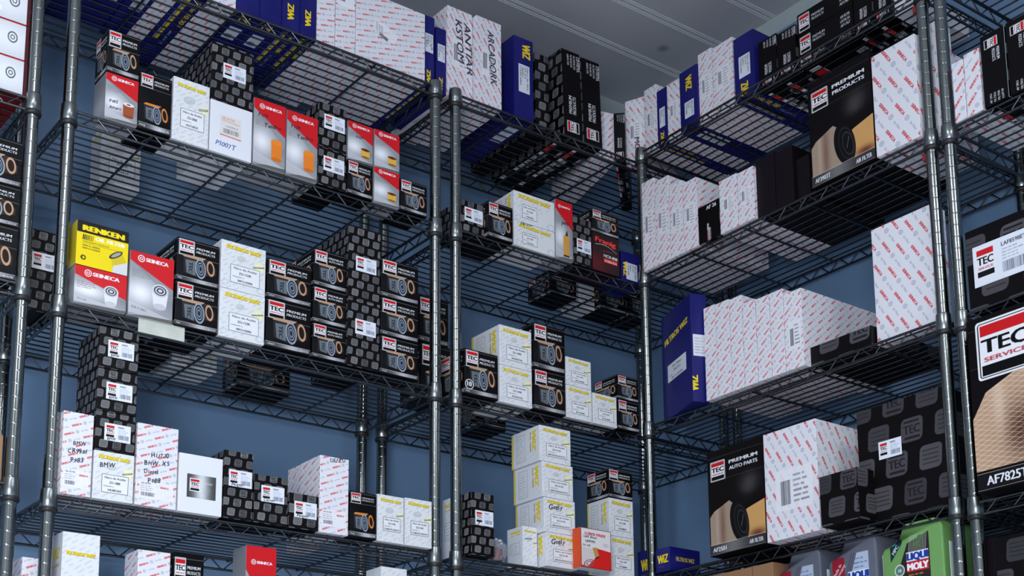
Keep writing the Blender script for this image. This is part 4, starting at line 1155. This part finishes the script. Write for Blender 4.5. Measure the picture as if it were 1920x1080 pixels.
('A5',0.7552,0.0000,0.3194,0.0654,0.0620,0.3251,0,0,'wiz',{'code': 'ZO-113K', 'code2': 'MD348631'},'white carton with yellow title, sixth from left, left rack lowest visible shelf'),
('A5',-0.0115,0.0300,0.3194,0.0415,0.0800,0.2573,0,0,'sw',{'a': 22, 'hw': ['T 50']},'white patterned carton marked T 50, leftmost, left rack lowest visible shelf'),
('R1',1.5090,-0.0413,1.8304,0.0459,0.2600,0.1833,0,0,'sw',{'a': -55, 'lab': 2},'thin white patterned carton beside the corner post, leftmost, right rack top shelf'),
('R1',1.5090,-0.0844,1.8304,0.0360,0.2500,0.1578,0,0,'wb',{'flab': 3, 'wz': 3, 'wlow': 1, 'bbar': 1},'thin blue carton nearest the corner post, second from left, right rack top shelf'),
('R1',1.5090,-0.1272,1.8304,0.0452,0.2500,0.1580,0,0,'sw',{'a': -55, 'lab': 2},'white patterned carton between two blue ones, third from left, right rack top shelf'),
('R1',1.5090,-0.1832,1.8304,0.0624,0.2500,0.1684,0,0,'wb',{'flab': 5, 'wz': 4, 'blab': 1},'blue carton with upright yellow letters at top, fourth from left, right rack top shelf'),
('R1',1.5140,-0.2391,1.8304,0.0477,0.2400,0.1915,0,0,'sw',{'a': 40, 'lab': 2},'narrow white patterned carton in row of three, fifth from left, right rack top shelf'),
('R1',1.5140,-0.2997,1.8304,0.0693,0.2400,0.1845,0,0,'sw',{'a': 20, 'lab': 2},'white patterned carton leaning next to blue one, sixth from left, right rack top shelf'),
('R1',1.5090,-0.3758,1.8304,0.0652,0.2500,0.1670,0,0,'wb',{'flab': 3, 'wz': 3, 'wlow': 1, 'bbar': 1},'tall blue carton with large white label, seventh from left, right rack top shelf'),
('R1',1.5190,-0.4426,1.8304,0.0572,0.2400,0.1266,0,0,'blk',{},'black carton with sideways logo and white text, eighth from left, right rack top shelf'),
('R1',1.5190,-0.5024,1.8304,0.0581,0.2400,0.1193,0,0,'blk',{},'black carton with sideways logo and tall text, ninth from left, right rack top shelf'),
('R1',1.5190,-0.6200,1.8304,0.1617,0.2200,0.0258,0,0,'blkl',{},'long flat black carton with logo, bottom of tenth stack, right rack top shelf'),
('R1',1.5190,-0.6200,1.8570,0.1617,0.2200,0.0539,0,0,'blkl',{},'long flat black carton with logo, middle of tenth stack, right rack top shelf'),
('R1',1.5190,-0.6200,1.9117,0.1617,0.2200,0.0543,0,0,'blkl',{},'long flat black carton with logo, top of tenth stack, right rack top shelf'),
('R1',1.5190,-0.7293,1.8304,0.0513,0.2000,0.1195,0,0,'blk',{},'black carton with vertical white lettering, eleventh from left, right rack top shelf'),
('R1',1.5190,-0.7819,1.8304,0.0485,0.2000,0.1141,0,0,'blk',{},'black carton at the end of the row, twelfth from left, right rack top shelf'),
('R2',1.4740,-0.0596,1.4919,0.0458,0.2500,0.2408,0,0,'sw',{'a': 40, 'lab': 2},'thin white patterned carton beside the post, leftmost, right rack second shelf'),
('R2',1.4740,-0.1100,1.4919,0.0506,0.2500,0.2257,0,0,'sw',{'a': 40, 'lab': 2},'thin white patterned carton, second from left, right rack second shelf'),
('R2',1.4740,-0.1603,1.4919,0.0456,0.2500,0.1926,0,0,'sw',{'a': 40, 'lab': 2},'thin white patterned carton, third from left, right rack second shelf'),
('R2',1.4740,-0.2094,1.4919,0.0484,0.2500,0.1804,0,0,'sw',{'a': 40, 'lab': 2},'thin white patterned carton with deep side, fourth from left, right rack second shelf'),
('R2',1.4740,-0.2724,1.4919,0.0715,0.0120,0.0948,0,0,'blk',{'small': 1},'small black booklet carton with tiny logo, fifth from left, right rack second shelf'),
('R2',1.4740,-0.3392,1.4919,0.0579,0.2700,0.1349,0,0,'sw',{'a': 40, 'lab': 2},'white patterned carton with QR label, sixth from left, right rack second shelf'),
('R2',1.4740,-0.3958,1.4919,0.0512,0.2700,0.1309,0,0,'sw',{'a': 40, 'lab': 2},'white patterned carton next to dark cartons, seventh from left, right rack second shelf'),
('R2',1.4840,-0.4503,1.4919,0.0574,0.2600,0.1438,0,0,'dark',{},'plain dark carton, eighth from left, right rack second shelf'),
('R2',1.4840,-0.5078,1.4919,0.0534,0.2600,0.1387,0,0,'dark',{},'plain dark carton, ninth from left, right rack second shelf'),
('R2',1.4940,-0.5556,1.4919,0.0386,0.2600,0.1024,0,0,'dark',{},'dull dark carton half hidden, tenth from left, right rack second shelf'),
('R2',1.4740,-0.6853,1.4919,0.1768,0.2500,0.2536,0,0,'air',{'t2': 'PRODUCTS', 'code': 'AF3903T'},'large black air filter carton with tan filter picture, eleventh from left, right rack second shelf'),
('R2',1.4740,-0.8344,1.4919,0.1146,0.2000,0.2343,0,0,'sw',{'a': -58, 'sc': 1.9},'large white patterned carton beside the post, twelfth from left, right rack second shelf'),
('R2',1.5090,-0.9107,1.4919,0.0215,0.0500,0.2623,0,0,'sw',{'a': -58, 'sc': 1.9},'white patterned carton seen between the two posts, thirteenth from left, right rack second shelf'),
('R1',1.5290,-0.8310,1.8304,0.0488,0.2000,0.0551,0,0,'white',{},'pale carton beside the post, thirteenth from left, right rack top shelf'),
('S2',1.4790,-0.9866,1.4859,0.0270,0.2000,0.1305,0,0,'sw',{'a': 45, 'sc': 1.5},'narrow white patterned carton beside the post, leftmost, far right rack second shelf'),
('S2',1.4790,-1.0199,1.4859,0.0359,0.2000,0.1367,0,0,'sw',{'a': 45, 'sc': 1.5},'white patterned carton next to black cartons, second from left, far right rack second shelf'),
('S2',1.4790,-1.0709,1.4859,0.0563,0.2500,0.1555,0,0,'blk',{'flip': 1},'large black carton beside white cartons, third from left, far right rack second shelf'),
('S2',1.4790,-1.1319,1.4859,0.0597,0.2500,0.1559,0,0,'blk',{'flip': 1},'large black carton with sideways logo, fourth from left, far right rack second shelf'),
('R3',1.4720,-0.1480,1.0899,0.1780,0.0420,0.2720,-20,0,'wbig',{},'large blue carton with yellow title and label, leftmost, right rack third shelf'),
('R3',1.4670,-0.2690,1.0899,0.0378,0.2400,0.2314,0,0,'sw',{'a': 35},'thin white patterned carton next to the blue one, second from left, right rack third shelf'),
('R3',1.4670,-0.3116,1.0899,0.0432,0.2400,0.2290,0,0,'sw',{'a': 35},'thin white patterned carton, third from left, right rack third shelf'),
('R3',1.4670,-0.3547,1.0899,0.0389,0.2000,0.2259,0,0,'sw',{'a': 35},'thin white patterned carton, fourth from left, right rack third shelf'),
('R3',1.4670,-0.3961,1.0899,0.0398,0.2400,0.2017,0,0,'sw',{'a': 35},'thin white patterned carton, fifth from left, right rack third shelf'),
('R3',1.4670,-0.4383,1.0899,0.0406,0.2400,0.1983,0,0,'sw',{'a': 35},'thin white patterned carton, sixth from left, right rack third shelf'),
('R3',1.4670,-0.4805,1.0899,0.0398,0.2400,0.1982,0,0,'sw',{'a': 35},'thin white patterned carton, tallest of the row, seventh from left, right rack third shelf'),
('R3',1.4670,-0.5288,1.0899,0.0529,0.2700,0.1815,0,0,'sw',{'a': 40, 'lab': 4},'white patterned carton with barcode, deep right side, eighth from left, right rack third shelf'),
('R3',1.4890,-0.6394,1.0899,0.1679,0.2400,0.0447,0,0,'tile',{'sc': 3.2, 'a': 0},'low black carton with grey squares, upside down, ninth from left, right rack third shelf'),
('R3',1.5035,-0.8041,1.0899,0.1543,0.0500,0.2623,0,0,'sw',{'a': -58, 'sc': 1.7},'large white patterned carton beside the post, tenth from left, right rack third shelf'),
('S3',1.4890,-1.0701,1.0819,0.2017,0.2400,0.1691,0,0,'tile',{'sc': 3.6, 'st': 2, 'strow': 0.52},'large black squares carton with wide white sticker, leftmost, far right rack third shelf'),
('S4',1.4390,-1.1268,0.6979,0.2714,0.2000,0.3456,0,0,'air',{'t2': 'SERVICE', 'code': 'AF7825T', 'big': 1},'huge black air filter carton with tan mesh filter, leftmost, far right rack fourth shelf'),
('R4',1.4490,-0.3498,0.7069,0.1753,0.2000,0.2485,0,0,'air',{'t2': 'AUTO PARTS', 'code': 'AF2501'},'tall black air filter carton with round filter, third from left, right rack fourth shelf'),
('R4',1.4490,-0.5164,0.7069,0.1523,0.3000,0.2477,0,0,'sw',{'a': -60, 'sc': 1.5, 'lab': 4},'very large white patterned carton with deep side, fourth from left, right rack fourth shelf'),
('R4',1.4340,-0.6599,0.7069,0.1030,0.0520,0.1095,0,0,'tile',{'sc': 2.6},'small black carton with large grey squares, fifth from left, right rack fourth shelf'),
('R4',1.4890,-0.7809,0.7069,0.2168,0.2600,0.2460,0,0,'tile',{'sc': 3.2, 'st': 3, 'strow': 0.6},'big black carton with grey squares and small sticker, sixth from left, right rack fourth shelf'),
('R4',1.5190,0.0332,0.7069,0.0620,0.1200,0.0794,0,0,'wlow',{},'low blue carton with yellow letters left of post, leftmost, right rack fourth shelf'),
('R4',1.4690,-0.0812,0.7069,0.0516,0.1000,0.0579,0,0,'wlow',{},'low blue carton with yellow letters right of post, second from left, right rack fourth shelf'),
('K2',-0.1634,0.0000,1.4669,0.1576,0.2000,0.0736,0,0,'silver',{},'silver carton with round emblem, bottom of first stack, far left rack second shelf'),
('K2',-0.1634,0.0000,1.5413,0.1576,0.2000,0.0739,0,0,'silver',{},'silver carton with round emblem, middle of first stack, far left rack second shelf'),
('K2',-0.1634,0.0000,1.6160,0.1576,0.2000,0.0769,0,0,'silver',{},'silver carton with round emblem, top of first stack, far left rack second shelf'),
('K3',-0.1350,0.0000,1.0899,0.1007,0.1000,0.1066,0,0,'tec',{},'black oil filter carton with ring picture, bottom of first stack, far left rack third shelf'),
('K3',-0.1350,0.0000,1.1973,0.1007,0.1000,0.0797,0,0,'tec',{},'black oil filter carton with ring picture, middle of first stack, far left rack third shelf'),
('K3',-0.1350,0.0000,1.2778,0.1007,0.1000,0.0925,0,0,'tec',{},'black oil filter carton with ring picture, top of first stack, far left rack third shelf'),
('K4',-0.1323,0.0000,0.7039,0.0866,0.2000,0.0873,0,0,'brown',{},'plain brown cardboard box, leftmost, far left rack fourth shelf'),
('R5',1.4690,-0.2610,0.3304,0.2186,0.2000,0.3381,0,0,'brown',{},'brown cardboard box under the right rack, leftmost, right rack lowest visible shelf'),
('R5',1.4690,-0.4041,0.3304,0.0619,0.2000,0.3378,0,0,'brown',{},'narrow brown cardboard box beside grey bottle, second from left, right rack lowest visible shelf'),
('S5',1.5035,-0.9602,0.3204,0.0445,0.1200,0.3045,0,0,'dark',{},'dark carton beside the posts, leftmost, far right rack lowest visible shelf'),
('S5',1.4890,-1.0282,0.3204,0.0844,0.1500,0.2996,0,0,'tile',{'sc': 2.8},'black squares carton, second from left, far right rack lowest visible shelf'),
]

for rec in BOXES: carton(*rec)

# ------------------------------------------------------------------ oil canisters under the right rack
def d_can_grey(w, h, p):
    a = Art(w, h, (96, 99, 112))
    a.poly([(w * .30, h * .60), (w * .84, h * .60), (w * .84, h * .895), (w * .60, h * .895)], (176, 184, 204))
    a.poly([(w * .08, h * .70), (w * .34, h * .76), (w * .34, h * .885), (w * .08, h * .885)], (150, 24, 46))
    a.text('Made in', w * .12, h * .765, h * .022, (232, 210, 214), 52, bold=1); a.text('Germany', w * .17, h * .745, h * .022, (232, 210, 214), 52, bold=1)
    for k in (0, 1): a.line(w * (.24 + .05 * k), h * .64, w * (.50 + .05 * k), h * .90, .0014, (58, 60, 72))
    for i in range(3): a.para(w * .54, h * (.800 + i * .026), w * .82, h * (.820 + i * .026), 1, (60, 110, 170), .8, i)
    a.rect(w * .40, h * .735, w * .84, h * .790, (226, 230, 240)); a.text('LIQUI', w * .62, h * .743, h * .040, (30, 60, 150), 0, 'c', fit=w * .40, bold=5)
    a.rect(w * .40, h * .675, w * .84, h * .735, (196, 34, 44)); a.text('MOLY', w * .62, h * .684, h * .040, (240, 240, 244), 0, 'c', fit=w * .40, bold=5)
    return a


def d_can_green(w, h, p):
    G = (112, 158, 92)
    a = Art(w, h, G)
    a.poly([(w * .08, h * .56), (w * .08, h * .70), (w * .40, h * .88), (w * .78, h * .93), (w * .78, h * .56)], (44, 36, 34))
    a.poly([(w * .02, h * .66), (w * .34, h * .90), (w * .44, h * .90), (w * .14, h * .62)], G)
    a.poly([(w * .14, h * .79), (w * .34, h * .89), (w * .34, h * .915), (w * .14, h * .90)], (24, 50, 56)); a.ell(w * .19, h * .895, w * .05, h * .012, (70, 190, 200)); a.text('MPC', w * .20, h * .83, h * .022, (210, 220, 220), 50, bold=2)
    for k in range(12): a.line(w * (.44 + .025 * k), h * .83, w * (.47 + .025 * k), h * .925, .0013, (190, 202, 190), .8)
    a.ell(w * .58, h * .87, w * .05, h * .018, (80, 116, 70)); a.ell(w * .64, h * .905, w * .05, h * .014, (80, 116, 70))
    a.rect(w * .40, h * .775, w * .76, h * .830, (226, 230, 240)); a.text('LIQUI', w * .58, h * .783, h * .040, (30, 60, 150), 0, 'c', fit=w * .33, bold=5)
    a.rect(w * .40, h * .715, w * .76, h * .775, (196, 34, 44)); a.text('MOLY', w * .58, h * .724, h * .040, (240, 240, 244), 0, 'c', fit=w * .33, bold=5)
    a.ell(w * .28, h * .735, w * .085, w * .085, (196, 212, 206)); a.ell(w * .28, h * .735, w * .065, w * .065, (90, 120, 110)); a.text('10', w * .28, h * .725, h * .020, (226, 236, 230), 0, 'c', bold=2)
    a.para(w * .42, h * .69, w * .76, h * .71, 1, (220, 150, 60), .8); a.rect(w * .36, h * .60, w * .78, h * .65, (90, 190, 214), .8)
    return a


def canister(y, w, h, col, art, label):
    """5-litre jug: shouldered body with handle side, neck and cap; front faces the aisle"""
    t = empty('oil_canister', (WX - .002, y, .3305), -PI / 2, label=label, category='canister', group='oil canisters on the lowest visible shelf')
    d = .115
    bm = bmesh.new()
    prof = [(-w / 2, 0), (w / 2, 0), (w / 2, h * .945), (w * .47, h * .98), (w * .38, h), (-w * .10, h), (-w * .155, h * .985), (-w * .175, h * .895), (-w * .45, h * .88), (-w / 2, h * .86)]
    fr = [bm.verts.new((x, 0, z)) for x, z in prof]; bk = [bm.verts.new((x, d, z)) for x, z in prof]
    bm.faces.new(fr); bm.faces.new(bk[::-1])
    for i in range(len(prof)):
        j = (i + 1) % len(prof); bm.faces.new((fr[j], fr[i], bk[i], bk[j]))
    bmesh.ops.bevel(bm, geom=list(bm.edges), offset=.005, segments=3, affect='EDGES', profile=.6)
    bmesh.ops.recalc_face_normals(bm, faces=bm.faces)
    me = bpy.data.meshes.new('body'); bm.to_mesh(me); bm.free()
    for pl in me.polygons: pl.use_smooth = True
    uvl = me.uv_layers.new(name='UVMap')
    for pl in me.polygons:
        for li in pl.loop_indices:
            c = me.vertices[me.loops[li].vertex_index].co
            uvl.data[li].uv = (c.x / w + .5, c.z / h) if c.y < .012 and pl.normal.y < -.5 else (.95, .3)
    link('body', me, t, [art_mat((art.__name__, w), lambda: art(w, h, {}), .38)])
    b = MB(); b.lathe([(.018, h * .86), (.018, h * .925), (.0205, h * .925), (.0205, h * .965), (.018, h * .972)], 20, c=(-w * .30, d * .5))
    link('cap', b.mesh('cap'), t, [M_RING])
    b = MB(); b.box(w * .495, .02, h * .12, w * .5 + .001, .034, h * .86)
    link('level_strip', b.mesh('level_strip'), t, [mat('strip_plastic', (.75, .85, .85), .3)])
    return t


canister(-.491, .128, .354, (.13, .135, .17), d_can_grey, 'dark grey oil canister with slanted label, left of the other grey one')
canister(-.641, .128, .358, (.13, .135, .17), d_can_grey, 'dark grey oil canister with slanted label, next to the green canister')
canister(-.795, .150, .358, (.20, .44, .12), d_can_green, 'green oil canister with black and white label beside the post')
c4 = canister(-1.030, .128, .352, (.20, .44, .12), d_can_green, 'green oil canister half hidden behind the two right posts')
c4.location.x = WX + .145

# ------------------------------------------------------------------ small things
# blank paper tag folded over the rail of the left rack
b = MB()
pts = [(.155, -.0085), (.252, -.0085)]
b.box(.155, -.0095, 1.0435, .252, -.0088, 1.0735)
o = link('paper_tag', b.mesh('paper_tag'), None, [noisy(mat('tag_paper', (.55, .58, .50), .6), (.50, .53, .46), (.60, .62, .55), 40)])
tag(o, 'blank greenish paper tag on the front rail below the red and silver carton', 'tag')

# red tape tied round the right rack's posts
m_red = mat('red_tape', (.22, .02, .015), .6)
for i, (zz, nm) in enumerate(((1.788, 'below the top shelf collar'), (1.449, 'below the second shelf collar'))):
    b = MB()
    b.lathe([(.0130, zz - .004), (.0134, zz - .002), (.0134, zz + .002), (.0130, zz + .004)], 18, c=(WX + .002, -.9040))
    b.box(WX - .004, -.892, zz - .008, WX + .006, -.884, zz + .008)
    o = link('red_tape', b.mesh('red_tape'), None, [m_red])
    tag(o, 'red tape tied round the right rack post ' + nm, 'tape')

# crumpled clear bag with a dark red part inside, beside the white stack
m_bag = mat('clear_plastic', (.80, .82, .86), .12, 0, .7, Alpha=.30)
m_bag.node_tree.nodes['Principled BSDF'].inputs['Transmission Weight'].default_value = .5
bm = bmesh.new(); bmesh.ops.create_icosphere(bm, subdivisions=4, radius=1)
rg = random.Random(11)
from mathutils import noise
for v in bm.verts:
    n = noise.noise(v.co * 3.1) * .22 + noise.noise(v.co * 8.0) * .12
    v.co *= (1 + n)
    v.co = Vector((v.co.x * .026, v.co.y * .026, max(-.024, v.co.z * .027)))
me = bpy.data.meshes.new('bag'); bm.to_mesh(me); bm.free()
bag = link('plastic_bag', me, None, [m_bag]); bag.location = (1.030, .004, .692 + .0245)
tag(bag, 'crumpled clear plastic bag left of the white carton stack', 'bag')
b = MB(); b.lathe([(.012, -.016), (.015, -.012), (.015, .010), (.010, .014)], 18)
pt = link('rubber_part', b.mesh('rubber_part'), None, [mat('dark_red_rubber', (.12, .02, .03), .4)])
pt.location = (1.032, .002, .692 + .0175); tag(pt, 'dark red rubber part inside the clear plastic bag', 'part')
